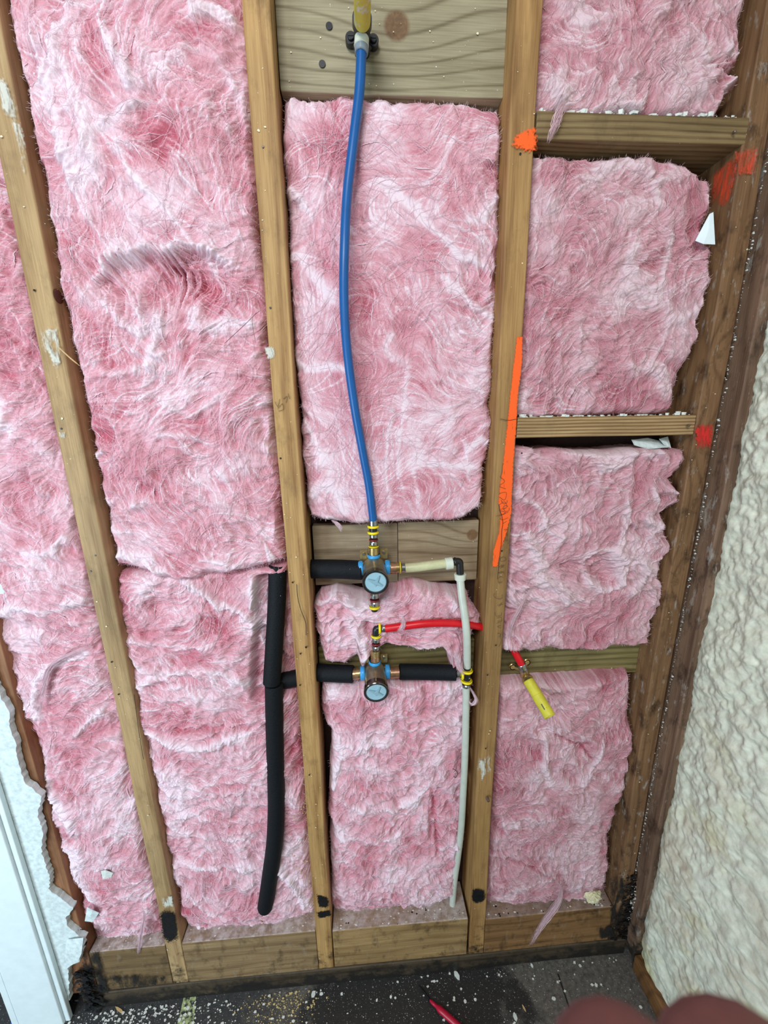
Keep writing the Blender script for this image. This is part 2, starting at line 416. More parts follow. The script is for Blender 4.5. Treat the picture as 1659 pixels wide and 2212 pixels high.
yy = np.concatenate([np.linspace(-.030, -.20, 90), np.linspace(-.202, -1.6, 300)]); zz = np.linspace(.040, 2.7, 900)
Yg, Zg = np.meshgrid(yy, zz, indexing='ij')
l1 = fbm(Yg+.04*fbm(Yg, Zg, .1, 5), Zg, .16, 31, 4); l2 = np.abs(fbm(Yg+.05*l1, Zg+.07*l1, .06, 41, 4)-.5)*2; l3 = fbm(Yg, Zg, .012, 51, 3)
rowe = vnoise(Zg, Zg*0, .03, 61)*.010+vnoise(Zg, Zg*0, .008, 62)*.005
dd = np.clip((-.030-Yg)/.03, 0, 1)
Xg = .874-dd**.5*.012-(l1-.5)*.028*np.clip(dd+.2, 0, 1)+np.clip(.28-l2, 0, 1)*.013*dd-(l3-.5)*(.006+.007*np.clip(Zg-.5, 0, 1))*(.4+.6*dd)-(fbm(Yg, Zg, .028, 71, 3)-.5)*.012*dd
Xg = Xg+np.where(Zg < .09, .004, 0)
Ygd = Yg+(rowe-.006)*(1-dd)
struct(gridobj('wall_right', Xg, Ygd, Zg, M_foam))
mb = MB(); mb.box(.885, .90, -1.62, .09, 0, 2.7); o = obj('wall_right_backing', mb, M_back); o.name = 'wall_side'; struct(o)

# ------------------------------------------------------------------ framing
def stud(label, mat, x0, x1, z0=.055, z1=2.75, seed=0, y0=0.0, y1=.089, r=.003, wob=.0011, group=None):
    root = thing('wall_stud', label, 'stud', ((x0+x1)/2, (y0+y1)/2, z0), group)
    b = MB(); b.beam('z', x0, x1, y0, y1, z0, z1, r, 60, wob, seed); obj('timber', b, mat, root); return root
stA = stud('pale pine stud left of the widest insulation bay, white plaster scab high on its edge', M_studA, XA0, XA1, seed=11)
stB = stud('warm pine stud with a split edge, black insulated pipes crossing it', M_studB, XB0, XB1, seed=12)
stC = stud('brown pine stud sprayed with a long orange paint stripe', M_studC, XC0, XC1, seed=13)
stD = stud('corner stud stained orange brown with knots, where the block ends meet it', M_studD, XD0, XD1, seed=14)
stZ = stud('reddish brown stud half hidden by the torn white drywall edge', M_studZ, -.640, -.566, seed=15, r=.002)
b = MB(); b.beam('z', .851, .886, -.034, .060, .040, 2.75, .003, 60, .0008, 16)
stE = tag(obj('wall_stud', b, M_studE), 'weathered grey brown stud running along the ragged spray foam edge', 'stud')

def block(label, mat, x0, x1, y0, y1, z0, z1, seed=0, name='blocking', r=.002, group=None, cat='blocking'):
    b = MB(); b.beam('x', x0, x1, y0, y1, z0, z1, r, 24, .0006, seed); return tag(obj(name, b, mat), label, cat, group)
def zat(px, py, Y): return float(P(px, py, Y)[2])
bkT = block('wide grey green knotted board behind the top of the blue pipe', M_top, XB1+.002, XC0-.001, .040, .078, 1.990, 2.32, 21)
bkM1 = block('left half of the tan board pair behind the upper valve', M_midL, XB1+.006, .2255, .064, .089, zat(760, 1262, .064), zat(760, 1134, .064), 22)
bkM2 = block('right half of the tan board pair, knot at its right end', M_mid, .2270, XC0-.003, .064, .089, zat(950, 1256, .064), zat(950, 1126, .064), 23)
bkL = block('dark treated block behind the lower valve, pink fibres over its top', M_green, XB1+.004, XC0-.004, .056, .089, .890, .982, 24)
bkR3 = block('greenish treated block between studs behind the short red pipe', M_green, XC1+.001, XD0-.001, .049, .087, zat(1230, 1461, .049), zat(1230, 1383, .049), 25)
bkR1 = block('highest block on the right, white plaster crumbs along its top', M_b3, XC1+.001, XD0+.003, -.001, .086, 1.912, 1.949, 26)
bkR2 = block('striped block at mid height on the right, nail at its right end', M_b4, XC1+.001, XD0-.001, -.001, .088, 1.439, 1.477, 27)
bb = []
for i, (x0, x1, lab) in enumerate(((-.562, XA0-.001, 'blackened bottom block in the left corner beside the torn drywall'),
                                   (XA1+.001, XB0-.001, 'pale bottom block under the wide pink bay left of centre'),
                                   (XB1+.002, XC0-.006, 'tan bottom block under the white pipe, dusty top'),
                                   (XC1+.001, XD0-.001, 'orange brown bottom block nearest the right corner'))):
    zt = (.197, .199, .190, .182)[i]
    bb.append(block(lab, M_bot[i], x0, x1, -.002, .086, .056, zt, 30+i, r=.003))
b = MB(); b.beam('x', -.604, .852, -.004, .09, 0, .055, .003, 60, .0008, 40)
tag(obj('sole_plate', b, M_sole), 'dark mouldy sole plate lying on the floor under the studs', 'plank')
b = MB(); b.beam('y', .853, .884, -1.6, -.036, 0, .055, .004, 60, .0008, 41)
tag(obj('sole_plate', b, wood('side_plate_wood', srgb(150, 106, 62), srgb(84, 52, 28), 'y', 21, rings=40, mould=.2, mz=.1, spots=.8)), 'brown bottom plank running towards the viewer under the spray foam', 'plank')

# ------------------------------------------------------------------ fibreglass batts
def polyx(pl, Z, Yf):
    """x of an outline traced in the photograph, as a function of height"""
    pts = sorted([(P(a, b_, Yf)[2], P(a, b_, Yf)[0]) for a, b_ in pl]); zs = [p[0] for p in pts]; xs = [p[1] for p in pts]
    return np.interp(Z, zs, xs)
def polyz(pl, X, Yf):
    pts = sorted([(P(a, b_, Yf)[0], P(a, b_, Yf)[2]) for a, b_ in pl]); return np.interp(X, [p[0] for p in pts], [p[1] for p in pts])
def lic(src, ang, L, step=1.0):
    n, m = src.shape; I, J = np.meshgrid(np.arange(n, dtype=np.float32), np.arange(m, dtype=np.float32), indexing='ij')
    acc = src.copy()
    for sg in (1, -1):
        a, b_ = I.copy(), J.copy(); ca, sa = np.cos(ang), np.sin(ang)
        for k in range(int(L/step)):
            ii = np.clip(a, 0, n-1).astype(int); jj = np.clip(b_, 0, m-1).astype(int)
            a += sg*step*ca[ii, jj]; b_ += sg*step*sa[ii, jj]
            acc += src[np.clip(a, 0, n-1).astype(int), np.clip(b_, 0, m-1).astype(int)]
    acc -= acc.mean(); acc /= acc.std()+1e-9; return acc

RES = .00135
def batt(label, x0, x1, z0, z1, face=.022, seed=1, left=None, right=None, top=None, bot=None, strokes=(), holes=(), flow=90, swirl=1.0,
         clump=.3, mat=None, fibmat=None, nh=2000, nw=110, rough=1.0, bulge=.012, edge_r=.016, back=.086, group=None, rag=.003, dpale=0.0, recess=(), botrec=0.0, toprec=0.0, ymin=-.03):
    mat = mat or M_ins; fibmat = fibmat or M_fib
    nu = int((x1-x0)/RES)+1; nv = int((z1-z0)/RES)+1
    U_, V_ = np.meshgrid(np.linspace(0, 1, nu), np.linspace(0, 1, nv), indexing='ij')
    Z = z0+(z1-z0)*V_; X = x0+(x1-x0)*U_
    xl = polyx(left, Z, face) if left else np.full_like(Z, x0); xr = polyx(right, Z, face) if right else np.full_like(Z, x1)
    zt = polyz(top, X, face) if top else np.full_like(Z, z1); zb = polyz(bot, X, face) if bot else np.full_like(Z, z0)
    e = lambda A_, s_: (fbm(A_, A_*0+.3, .045, s_, 4)-.5)*3.2*rag
    if left: xl = xl+e(Z, seed+1)*2.0
    else: xl = xl+np.abs(e(Z, seed+1))
    if right: xr = xr+e(Z, seed+2)*2.0
    else: xr = xr-np.abs(e(Z, seed+2))
    zt = zt+e(X, seed+3)*1.2; zb = zb+e(X, seed+4)*1.2
    X = xl+(xr-xl)*U_; Z = zb+(zt-zb)*V_
    dl = X-xl; dr = xr-X; db = Z-zb; dt = zt-Z
    # flow of the fibres
    wob = fbm(X, Z, .16, seed+10, 2); wob2 = vnoise(X, Z, .055, seed+12)
    ang = math.radians(flow)+((wob-.5)*6.0+(wob2-.5)*1.6)*swirl
    R_ = np.random.RandomState(seed)
    def lowres(sc, sd): return vnoise(X, Z, sc, sd)
    n3 = R_.rand(nu, nv).astype(np.float32)
    n2 = lowres(.0030, seed+21).astype(np.float32); n1 = lowres(.0085, seed+22).astype(np.float32)
    h1 = lic(n1, ang, 30, 1.5); h2 = lic(n2, ang+.25*np.sin(X*60), 22, 1.2); h3 = lic(n3, ang-.3, 12)
    h1b = lic(lowres(.013, seed+25).astype(np.float32), ang+.7, 26, 2.0)
    sp1 = (R_.rand(nu, nv) > .9965).astype(np.float32)*(.4+R_.rand(nu, nv).astype(np.float32)); sp2 = (R_.rand(nu, nv) > .9975).astype(np.float32)*(.4+R_.rand(nu, nv).astype(np.float32))
    ang2 = math.radians(flow+35)+((fbm(X, Z, .2, seed+14, 2)-.5)*9+(wob2-.5)*2)
    h4 = np.clip(lic(sp1, ang+.2*np.cos(Z*50), 34), 0, 4); h5 = np.clip(lic(sp2, ang2, 42), 0, 4)
    big = fbm(X, Z, .13, seed+30, 2)-.5; folds = 1-np.abs(fbm(X+.03*wob, Z+.03*wob2, .060, seed+31, 3)-.5)*4.2
    billow = 1-np.abs(fbm(X+.015*wob2, Z, .032, seed+33, 3)-.5)*3.4
    soft = lambda a: np.tanh(a*.8)
    amp = .55+1.1*vnoise(X, Z, .075, seed+40)
    h = bulge*(1-np.clip(np.abs(2*U_-1), 0, 1)**3)+big*.020+np.clip(folds, -1, 1)*.0052*rough
    h = h+soft(h1)*.0014*rough*amp+soft(h1b)*.0024*rough*amp+soft(h2)*.0007*rough*amp+h3*.00022*rough+np.clip(billow, -.9, 1)*.010*(clump+.12)+(h4*.0004+h5*.0005)*rough
    haze = fbm(X, Z, .07, seed+70, 3)-.5; sm = np.clip(.35+1.5*vnoise(X, Z, .05, seed+75), .3, 1.3)
    pale = .36+sm*(.05*soft(h1)+.07*soft(h2)+.04*h3+.06*soft(h1b)+.08*h4+.09*h5)+haze*.75+.12*np.clip(folds, -1, 1)+dpale+.10*clump*np.clip(billow, -1, 1)  # random tone and pale fibres, plus crease shading painted in along the folds
    for (pts, w, hh, pl) in strokes:
        W3 = [P(a, b_, face) for a, b_ in pts]; w = w*.00088
        # smooth the traced line
        q = [(p[0], p[2]) for p in W3]
        for _ in range(2):
            nq = [q[0]]
            for a, b_ in zip(q[:-1], q[1:]): nq += [(a[0]*.75+b_[0]*.25, a[1]*.75+b_[1]*.25), (a[0]*.25+b_[0]*.75, a[1]*.25+b_[1]*.75)]
            q = nq+[q[-1]]
        xs = [p[0] for p in q]; zs = [p[1] for p in q]
        msk = (X > min(xs)-4*w) & (X < max(xs)+4*w) & (Z > min(zs)-4*w) & (Z < max(zs)+4*w)
        if not msk.any(): continue
        xx, zz_ = X[msk]+(wob2[msk]-.5)*.012+(h2[msk])*.0006, Z[msk]+(vnoise(X[msk], Z[msk], .03, seed+50)-.5)*.012
        best = np.full(xx.shape, 9.); tt = np.zeros(xx.shape); L = len(q)-1
        for k in range(L):
            ax, az = q[k]; bx_, bz = q[k+1]; vx, vz = bx_-ax, bz-az; ll = vx*vx+vz*vz+1e-12
            t = np.clip(((xx-ax)*vx+(zz_-az)*vz)/ll, 0, 1); dist = np.hypot(xx-ax-t*vx, zz_-az-t*vz)
            up = dist < best; best = np.where(up, dist, best); tt = np.where(up, (k+t)/L, tt)
        env = np.clip(np.minimum(tt, 1-tt)*6, .25, 1); wv = w*(.55+.9*vnoise(xx, zz_, .014, seed+52))
        g = np.exp(-(best/wv)**2)*env
        h[msk] += g*hh*.001*.75*(1+.25*soft(h2[msk])); pale[msk] += g*pl*.75
    for (cx_, cy_, rx, ry, dp) in holes:
        c = P(cx_, cy_, face); rx *= .00092; ry *= .00092
        rr = ((X-c[0])/rx)**2+((Z-c[2])/ry)**2; g = 1/(1+np.exp((np.sqrt(rr)-1)*7+(h2)*.5)); h -= g*dp*.001; pale -= g*.22  # hollows tinted deeper too, shade painted into the colour
    for (ax0, ay0, ax1, ay1, dp) in recess:
        c0 = P(ax0, ay0, face); c1 = P(ax1, ay1, face); w_ = .007
        xi = np.interp(Z, [c1[2], c0[2]], [c1[0], c0[0]])
        g = 1/(1+np.exp(-(X-xi+(wob2-.5)*.014)/w_*3)); g = g*(1/(1+np.exp((Z-c0[2])/w_*3)))*(1/(1+np.exp(-(Z-c1[2])/w_*3))); h -= g*dp*.001; pale -= g*.1  # recess also gets a slightly deeper tint as painted shade
    if botrec: h -= botrec*np.exp(-np.clip(db, 0, 1)/.035)
    if toprec: h -= toprec*np.exp(-np.clip(dt, 0, 1)/.016)
    # rounded shoulders falling back to the sheathing
    def sh(d, r): t = np.clip(1-d/r, 0, 1); return 1-np.sqrt(np.clip(1-t*t, 0, 1))
    er = edge_r*(.6+.9*vnoise(X, Z, .03, seed+60))
    drop = np.maximum.reduce([sh(dl, er), sh(dr, er), sh(dt, er), sh(db, er)])
    Y = face-h*(1-.6*drop)+drop*(.030)
    rim = np.zeros_like(Y, bool); rim[0, :] = rim[-1, :] = rim[:, 0] = rim[:, -1] = True
    Y[rim] = back
    Y = ymin+np.logaddexp(0, (Y-ymin)/.003)*.003; Y = np.clip(Y, -.03, back)
    root = thing('insulation_batt', label, 'insulation', (float(X.mean()), back, float(Z.min())), group)
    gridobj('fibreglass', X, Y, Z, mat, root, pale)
    # loose hairs and wisps that follow the flow
    V = []; F = []; rr = random.Random(seed)
    def trace(i, j, n, stepc, devi):
        out = []; off = rr.uniform(-devi, devi); cur = rr.uniform(-.05, .05)
        sg = rr.choice((1, -1))
        for k in range(n):
            ii, jj = int(min(max(i, 1), nu-2)), int(min(max(j, 1), nv-2)); a = ang[ii, jj]+off; off += cur
            out.append((X[ii, jj], Y[ii, jj], Z[ii, jj])); i += sg*math.cos(a)*stepc; j += sg*math.sin(a)*stepc
            if not (1 < i < nu-2 and 1 < j < nv-2): break
        return out
    def strand(pts, r0, sides, lift, flat):
        n = len(pts)
        if n < 4: return
        pts = np.array(pts); tt = np.linspace(0, 1, n)
        pts[:, 1] = np.convolve(np.pad(pts[:, 1], 1, 'edge'), [.25, .5, .25], 'valid')-lift*(.4+np.sin(tt*math.pi))
        T = np.gradient(pts, axis=0); T /= np.linalg.norm(T, axis=1)[:, None]+1e-9
        u = np.cross(T, np.array([0, 1., 0])); u /= np.linalg.norm(u, axis=1)[:, None]+1e-9; w = np.cross(T, u)
        rad = r0*np.clip(np.sin(tt*math.pi)**.6, .12, 1); o = len(V)
        for k in range(n):
            for s2 in range(sides):
                a = 2*math.pi*s2/sides; V.append(pts[k]+rad[k]*(math.cos(a)*u[k]+flat*math.sin(a)*w[k]))
        for k in range(n-1):
            for s2 in range(sides):
                F.append((o+k*sides+s2, o+k*sides+(s2+1) % sides, o+(k+1)*sides+(s2+1) % sides, o+(k+1)*sides+s2))
    area_ = (x1-x0)*(z1-z0)/.30
    for _ in range(int(nh*area_)):
        strand(trace(rr.uniform(2, nu-2), rr.uniform(2, nv-2), rr.randint(8, 26), rr.uniform(1.5, 3.4), 1.3), rr.uniform(.00013, .00034), 3, rr.uniform(.0004, .0026), 1)
    for _ in range(int(nw*area_)):
        strand(trace(rr.uniform(2, nu-2), rr.uniform(2, nv-2), rr.randint(8, 16), rr.uniform(1.5, 3.0), .35), rr.uniform(.0005, .0013), 5, rr.uniform(-.0002, .0008), .45)
    # fuzz along the rim
    for _ in range(int(900*((z1-z0)+(x1-x0)))):
        sd = rr.choice('lrtb'); k = rr.random()
        i, j = {'l': (rr.uniform(2, 7), k*nv), 'r': (nu-rr.uniform(2, 7), k*nv), 't': (k*nu, nv-rr.uniform(2, 6)), 'b': (k*nu, rr.uniform(2, 6))}[sd]
        ii, jj = int(min(max(i, 1), nu-2)), int(min(max(j, 1), nv-2)); p = np.array([X[ii, jj], Y[ii, jj], Z[ii, jj]])
        d = {'l': (-1, -.4, .1), 'r': (1, -.4, .1), 't': (0, -.6, .6), 'b': (0, -.7, -.7)}[sd]
        d = np.array(d)+np.array([rr.uniform(-.9, .9), rr.uniform(-.5, .2), rr.uniform(-.9, .9)]); d /= np.linalg.norm(d)
        L = rr.uniform(.002, .007); c = np.array([rr.uniform(-.5, .5), 0, rr.uniform(-.5, .5)])
        strand([p+d*L*t+c*L*t*t for t in np.linspace(0, 1, 6)], rr.uniform(.00012, .00030), 3, 0, 1)
    me = mkmesh('loose_fibres', np.array(V)-np.array(root.location), F, [fibmat], [True]*len(F))
    fo = bpy.data.objects.new('loose_fibres', me); COL.objects.link(fo); fo.parent = root; fo['kind'] = 'stuff'
    return root

G_B = None
batt('narrow strip of pink insulation far left, between torn drywall and the first stud', -.566, XA0-.001, .190, 2.6, face=.026, seed=101, flow=70, clump=.5, botrec=.02,
     left=[(-140, 900), (-60, 1200), (5, 1380), (40, 1480), (90, 1640), (130, 1790), (170, 1900), (190, 2000)],
     strokes=[([(0, 850), (20, 920), (45, 930)], 12, 6, .8), ([(60, 1180), (110, 1200), (160, 1150)], 9, 5, .6), ([(95, 1560), (90, 1450), (150, 1420), (210, 1390)], 9, 7, .8),
              ([(180, 1580), (205, 1540), (240, 1510)], 8, 6, .7), ([(85, 1620), (110, 1680), (150, 1740), (190, 1790)], 12, 8, .8), ([(160, 1800), (200, 1900), (230, 1920)], 12, 8, .8),
              ([(0, 1330), (60, 1300), (130, 1310), (190, 1290)], 10, 5, .6), ([(215, 1990), (280, 2000), (330, 1980)], 10, 6, .3), ([(230, 1960), (250, 1930), (300, 1920)], 10, 6, .4)])
batt('tallest pink batt left of centre, torn arch-shaped hollow across its upper half', XA1+.001, XB0-.001, zat(400, 1228, .02), 2.6, face=.020, seed=102, flow=75, clump=.3, rough=1.0,
     right=[(530, -200), (536, 60), (562, 500), (585, 800), (600, 1000), (612, 1200), (620, 1300)],
     bot=[(230, 1222), (300, 1228), (380, 1250), (450, 1240), (560, 1225), (620, 1210)],
     strokes=[([(208, 622), (240, 578), (295, 548), (350, 544), (378, 566), (395, 536), (430, 538), (480, 562), (530, 590)], 10, 15, .6),
              ([(450, 560), (500, 640), (530, 690)], 8, 6, .4), ([(228, 640), (262, 705), (320, 722), (360, 690)], 9, 8, .5), ([(275, 610), (310, 690), (330, 720)], 6, 5, .3),
              ([(300, 600), (310, 680)], 6, 5, .3), ([(345, 640), (350, 700)], 6, 5, .3), ([(425, 660), (420, 720)], 10, 6, .6), ([(450, 712), (500, 700), (560, 700)], 9, 7, .7),
              ([(360, 700), (352, 760), (330, 800)], 9, 6, .6), ([(220, 800), (300, 812), (380, 770), (420, 730)], 7, 5, .4),
              ([(165, 50), (130, 130), (165, 190), (195, 250), (215, 330), (215, 420)], 15, 8, .8), ([(245, 95), (285, 180), (305, 215)], 7, 6, .7), ([(190, 130), (275, 235)], 5, 4, .5),
              ([(205, 315), (265, 295), (320, 240), (385, 250)], 7, 5, .6), ([(272, 300), (278, 370), (350, 440), (420, 510), (450, 560)], 6, 4, .4), ([(420, 52), (470, 42), (520, 60)], 14, 9, .8),
              ([(330, 210), (400, 130), (480, 140), (530, 220), (540, 300)], 9, 4, .3), ([(360, 270), (480, 265), (520, 330)], 5, 3, .3), ([(85, 60), (120, 200), (150, 330), (210, 440)], 12, 6, .5),
              ([(130, 300), (200, 470), (260, 560)], 9, 5, .4), ([(390, 470), (300, 400), (280, 340)], 5, 3, .3), ([(180, 992), (205, 980), (230, 968)], 8, 12, 1.0), ([(195, 1070), (225, 1082), (260, 1080)], 9, 8, .7),
              ([(235, 1210), (260, 1185), (300, 1200), (335, 1195), (345, 1225), (380, 1222)], 12, 9, .8), ([(240, 1140), (265, 1150), (300, 1148)], 6, 6, .6), ([(290, 1090), (320, 1095), (340, 1050)], 8, 5, .4),
              ([(430, 1200), (500, 1210), (560, 1235)], 8, 5, .4), ([(340, 860), (420, 900), (470, 880), (500, 840)], 9, 5, .4), ([(350, 950), (380, 930), (440, 950)], 6, 5, .5)],
     holes=[(322, 612, 74, 38, 22), (440, 590, 42, 30, 16), (400, 640, 70, 40, 8), (105, 145, 16, 12, 8), (228, 150, 22, 30, 6), (520, 20, 36, 22, 8), (350, 290, 40, 50, 4)])
batt('lower pink batt left of centre, folded layers beside the black vertical pipe', XA1+.001, XB0-.001, .195, zat(400, 1232, .03)+.004, face=.024, seed=103, flow=15, clump=.5, botrec=.024, recess=[(556, 1240, 545, 1500, 26)],
     left=[(250, 1250), (262, 1330), (290, 1480), (325, 1650), (350, 1800), (375, 1900), (400, 2000)],
     strokes=[([(390, 1232), (450, 1290), (520, 1318), (568, 1345)], 10, 9, .8), ([(260, 1375), (330, 1385), (420, 1392), (480, 1375)], 8, 6, .4), ([(285, 1490), (350, 1450), (430, 1430), (500, 1450), (565, 1480)], 8, 7, .7),
              ([(325, 1570), (400, 1590), (440, 1600), (510, 1575), (565, 1560)], 10, 10, .8), ([(330, 1545), (400, 1578), (470, 1570), (560, 1530)], 6, 5, .2), ([(340, 1640), (380, 1670), (440, 1690), (500, 1650)], 10, 7, .5),
              ([(345, 1680), (380, 1700)], 14, 9, .6), ([(360, 1770), (450, 1800), (560, 1790)], 9, 5, .4), ([(380, 1845), (450, 1860), (560, 1845)], 10, 7, .5), ([(400, 1900), (460, 1960), (540, 1970)], 8, 5, .4),
              ([(600, 1850), (640, 1900), (660, 1960)], 10, 8, .8), ([(545, 1230), (552, 1320), (565, 1400)], 6, 8, .5), ([(300, 1420), (350, 1480), (400, 1470)], 7, 6, .5)],
     holes=[(430, 1562, 110, 6, 5), (520, 1435, 20, 10, 5), (500, 1680, 40, 14, 4), (640, 1600, 26, 120, 10), (430, 1995, 60, 6, 4)])
batt('tall pink batt behind the blue pipe', XB1+.001, XC0-.001, 1.262, 1.986, face=.030, seed=104, flow=65, clump=.32, toprec=.036, ymin=.0195, bulge=.008,
     left=[(608, 225), (612, 400), (632, 700), (648, 950), (664, 1100), (672, 1150)], right=[(1086, 240), (1086, 500), (1075, 700), (1060, 950), (1040, 1110)],
     bot=[(664, 1118), (700, 1128), (760, 1130), (850, 1128), (950, 1126), (1010, 1120), (1040, 1100)],
     strokes=[([(800, 395), (845, 420), (875, 430), (920, 480), (950, 520), (1000, 570), (1078, 580)], 8, 8, .8), ([(640, 785), (690, 797), (730, 785), (765, 812)], 8, 9, .8),
              ([(940, 600), (1000, 640), (1040, 680), (1078, 690)], 8, 8, .7), ([(672, 1080), (690, 1050), (725, 1050), (745, 1085), (735, 1110)], 14, 8, .8), ([(616, 400), (650, 440), (672, 465)], 7, 7, .7),
              ([(640, 560), (700, 620), (720, 660)], 8, 5, .4), ([(980, 300), (940, 380), (900, 420)], 6, 4, .4), ([(1080, 420), (1050, 470), (1000, 480)], 10, 6, .6), ([(860, 720), (830, 760), (880, 790)], 8, 6, .5),
              ([(870, 1080), (858, 960), (866, 860), (880, 780)], 5, 4, .4), ([(838, 1100), (832, 980), (842, 880)], 5, 4, .4), ([(900, 1090), (890, 1000)], 5, 4, .4), ([(1058, 960), (1030, 940), (1000, 980)], 9, 7, .7),
              ([(660, 900), (680, 960), (700, 1000)], 8, 5, .5), ([(920, 1000), (1000, 1010), (1058, 1020)], 9, 6, .5), ([(700, 1118), (730, 1130), (738, 1146)], 6, 8, .6)])
batt('squashed clump of pink insulation between the two valves', XB1+.003, XC0-.002, .950, 1.176, face=.034, seed=105, flow=10, clump=1.0, ymin=.006, bulge=.012, rag=.006, rough=1.3,
     left=[(678, 1265), (682, 1340), (692, 1430)], right=[(1022, 1270), (1034, 1330), (1020, 1380), (1010, 1440)],
     top=[(678, 1290), (720, 1272), (800, 1290), (850, 1268), (900, 1262), (960, 1270), (1030, 1285)],
     bot=[(690, 1400), (700, 1428), (740, 1432), (772, 1412), (780, 1440), (800, 1412), (830, 1392), (900, 1398), (960, 1392), (978, 1410), (986, 1450), (1002, 1446), (1010, 1400), (1030, 1372)],
     strokes=[([(740, 1290), (775, 1310), (800, 1300)], 8, 9, .8), ([(760, 1330), (780, 1380), (790, 1420)], 12, 9, .6), ([(890, 1320), (870, 1350)], 8, 8, .5), ([(980, 1400), (990, 1430), (998, 1440)], 7, 8, .5)],
     holes=[(800, 1350, 12, 20, 9)])
batt('bottom pink batt under the lower valve, split by a vertical fold', XB1+.003, XC0-.004, .193, .905, face=.036, seed=106, flow=20, clump=.85, bulge=.014, botrec=.022,
     left=[(690, 1480), (694, 1535), (716, 1580), (712, 1700), (712, 1850), (716, 1990)], right=[(1022, 1470), (1018, 1560), (1006, 1650), (1002, 1800), (985, 1900), (972, 1960)],
     strokes=[([(715, 1700), (728, 1650), (740, 1600)], 8, 8, .8), ([(735, 1590), (800, 1600), (860, 1560)], 12, 8, .4), ([(720, 1710), (800, 1740), (880, 1720), (940, 1660)], 8, 6, .3), ([(730, 1790), (800, 1800), (880, 1780)], 8, 6, .3),
              ([(940, 1680), (935, 1760), (945, 1840)], 5, -9, -.4), ([(965, 1800), (1000, 1822)], 8, 9, .4), ([(720, 1860), (760, 1850)], 8, 6, .5)],
     holes=[(702, 1575, 22, 16, 14), (930, 1740, 8, 90, 8)])
K3 = dict(mat=M_ins_dim, fibmat=M_fib_dim)
batt('pink insulation batt in the top right corner, curled lower right edge', XC1+.001, XD0, 1.951, 2.6, face=.022, seed=107, flow=85, clump=.4, **K3,
     right=[(1625, -300), (1605, 0), (1592, 90), (1598, 140), (1570, 165), (1590, 185), (1560, 205), (1545, 240)],
     strokes=[([(1175, 190), (1200, 220), (1215, 240)], 12, 9, .8), ([(1545, 130), (1590, 122)], 10, 8, .6), ([(1545, 235), (1560, 200), (1580, 180)], 8, 9, .6), ([(1500, 100), (1520, 200)], 8, 5, .5), ([(1250, 30), (1230, 80)], 30, 5, .7)])
batt('pink insulation batt in the right bay under the crumb-covered block', XC1+.001, XD0, 1.477, 1.908, face=.018, seed=108, flow=95, clump=.45, toprec=.02, bulge=.006, **K3,
     right=[(1548, 340), (1545, 420), (1525, 480), (1540, 520), (1520, 620), (1500, 720), (1470, 800), (1440, 890)],
     top=[(1160, 325), (1300, 332), (1420, 336), (1500, 350), (1550, 372)],
     strokes=[([(1530, 420), (1535, 460), (1525, 500)], 7, 7, .5), ([(1410, 640), (1430, 560), (1440, 500)], 9, 6, .7), ([(1345, 600), (1360, 530)], 9, 5, .6), ([(1420, 700), (1480, 680), (1520, 650)], 12, 8, .6),
              ([(1240, 430), (1260, 400), (1330, 350), (1400, 380), (1410, 460)], 12, 5, .5), ([(1340, 800), (1390, 790), (1430, 820), (1410, 870)], 16, 8, .6)],
     holes=[(1200, 870, 40, 18, 9), (1505, 430, 22, 60, 5)])
batt('pink insulation batt in the right bay with a torn ring and white tufts', XC1+.001, XD0, .972, 1.436, face=.018, seed=109, flow=80, clump=.65, bulge=.010, rough=1.3, **K3, rag=.005,
     right=[(1478, 965), (1474, 985), (1450, 1010), (1465, 1060), (1430, 1090), (1440, 1150), (1428, 1220), (1432, 1290), (1398, 1372)],
     top=[(1120, 962), (1200, 968), (1300, 972), (1400, 965), (1478, 970)],
     strokes=[([(1118, 1130), (1150, 1190), (1170, 1250), (1190, 1260), (1225, 1290)], 13, 9, .9), ([(1120, 1070), (1160, 1090), (1170, 1140), (1210, 1160)], 8, 7, .7), ([(1330, 1060), (1335, 1130), (1325, 1180), (1330, 1260)], 10, 8, .8),
              ([(1245, 1215), (1262, 1190), (1300, 1180), (1335, 1195), (1345, 1230), (1325, 1265), (1290, 1270), (1255, 1245), (1245, 1215)], 9, 10, .8), ([(1330, 1190), (1380, 1200), (1390, 1240), (1340, 1280)], 10, 9, .7),
              ([(1280, 1020), (1310, 1000), (1350, 995)], 10, 8, .9), ([(1390, 1050), (1400, 1070), (1415, 1085)], 9, 8, .9), ([(1200, 975), (1300, 985), (1420, 975)], 8, 6, .5), ([(1400, 1020), (1440, 1060), (1465, 1065)], 7, 8, .4),
              ([(1440, 1130), (1400, 1140), (1380, 1100)], 7, 7, .4)],
     holes=[(1292, 1228, 24, 24, 14), (1225, 1215, 22, 8, 12), (1130, 1040, 20, 14, 5)])
batt('pink insulation batt at the bottom right behind the yellow pipe end', XC1+.001, XD0, .183, .890, face=.026, seed=110, flow=75, clump=.5, bulge=.010, botrec=.018, **K3,
     right=[(1360, 1450), (1366, 1600), (1352, 1700), (1330, 1760), (1318, 1800), (1312, 1900), (1318, 1970)],
     strokes=[([(1170, 1560), (1165, 1640), (1190, 1690)], 9, 8, .7), ([(1300, 1580), (1280, 1640), (1250, 1690)], 9, 8, .6), ([(1185, 1570), (1240, 1600), (1280, 1630)], 4, -6, -.5), ([(1080, 1780), (1110, 1765)], 22, 6, .8),
              ([(1090, 1850), (1140, 1860), (1200, 1890)], 4, -6, -.4), ([(1070, 1940), (1120, 1900)], 24, 6, .7)],
     holes=[(1250, 1600, 24, 14, 7)])
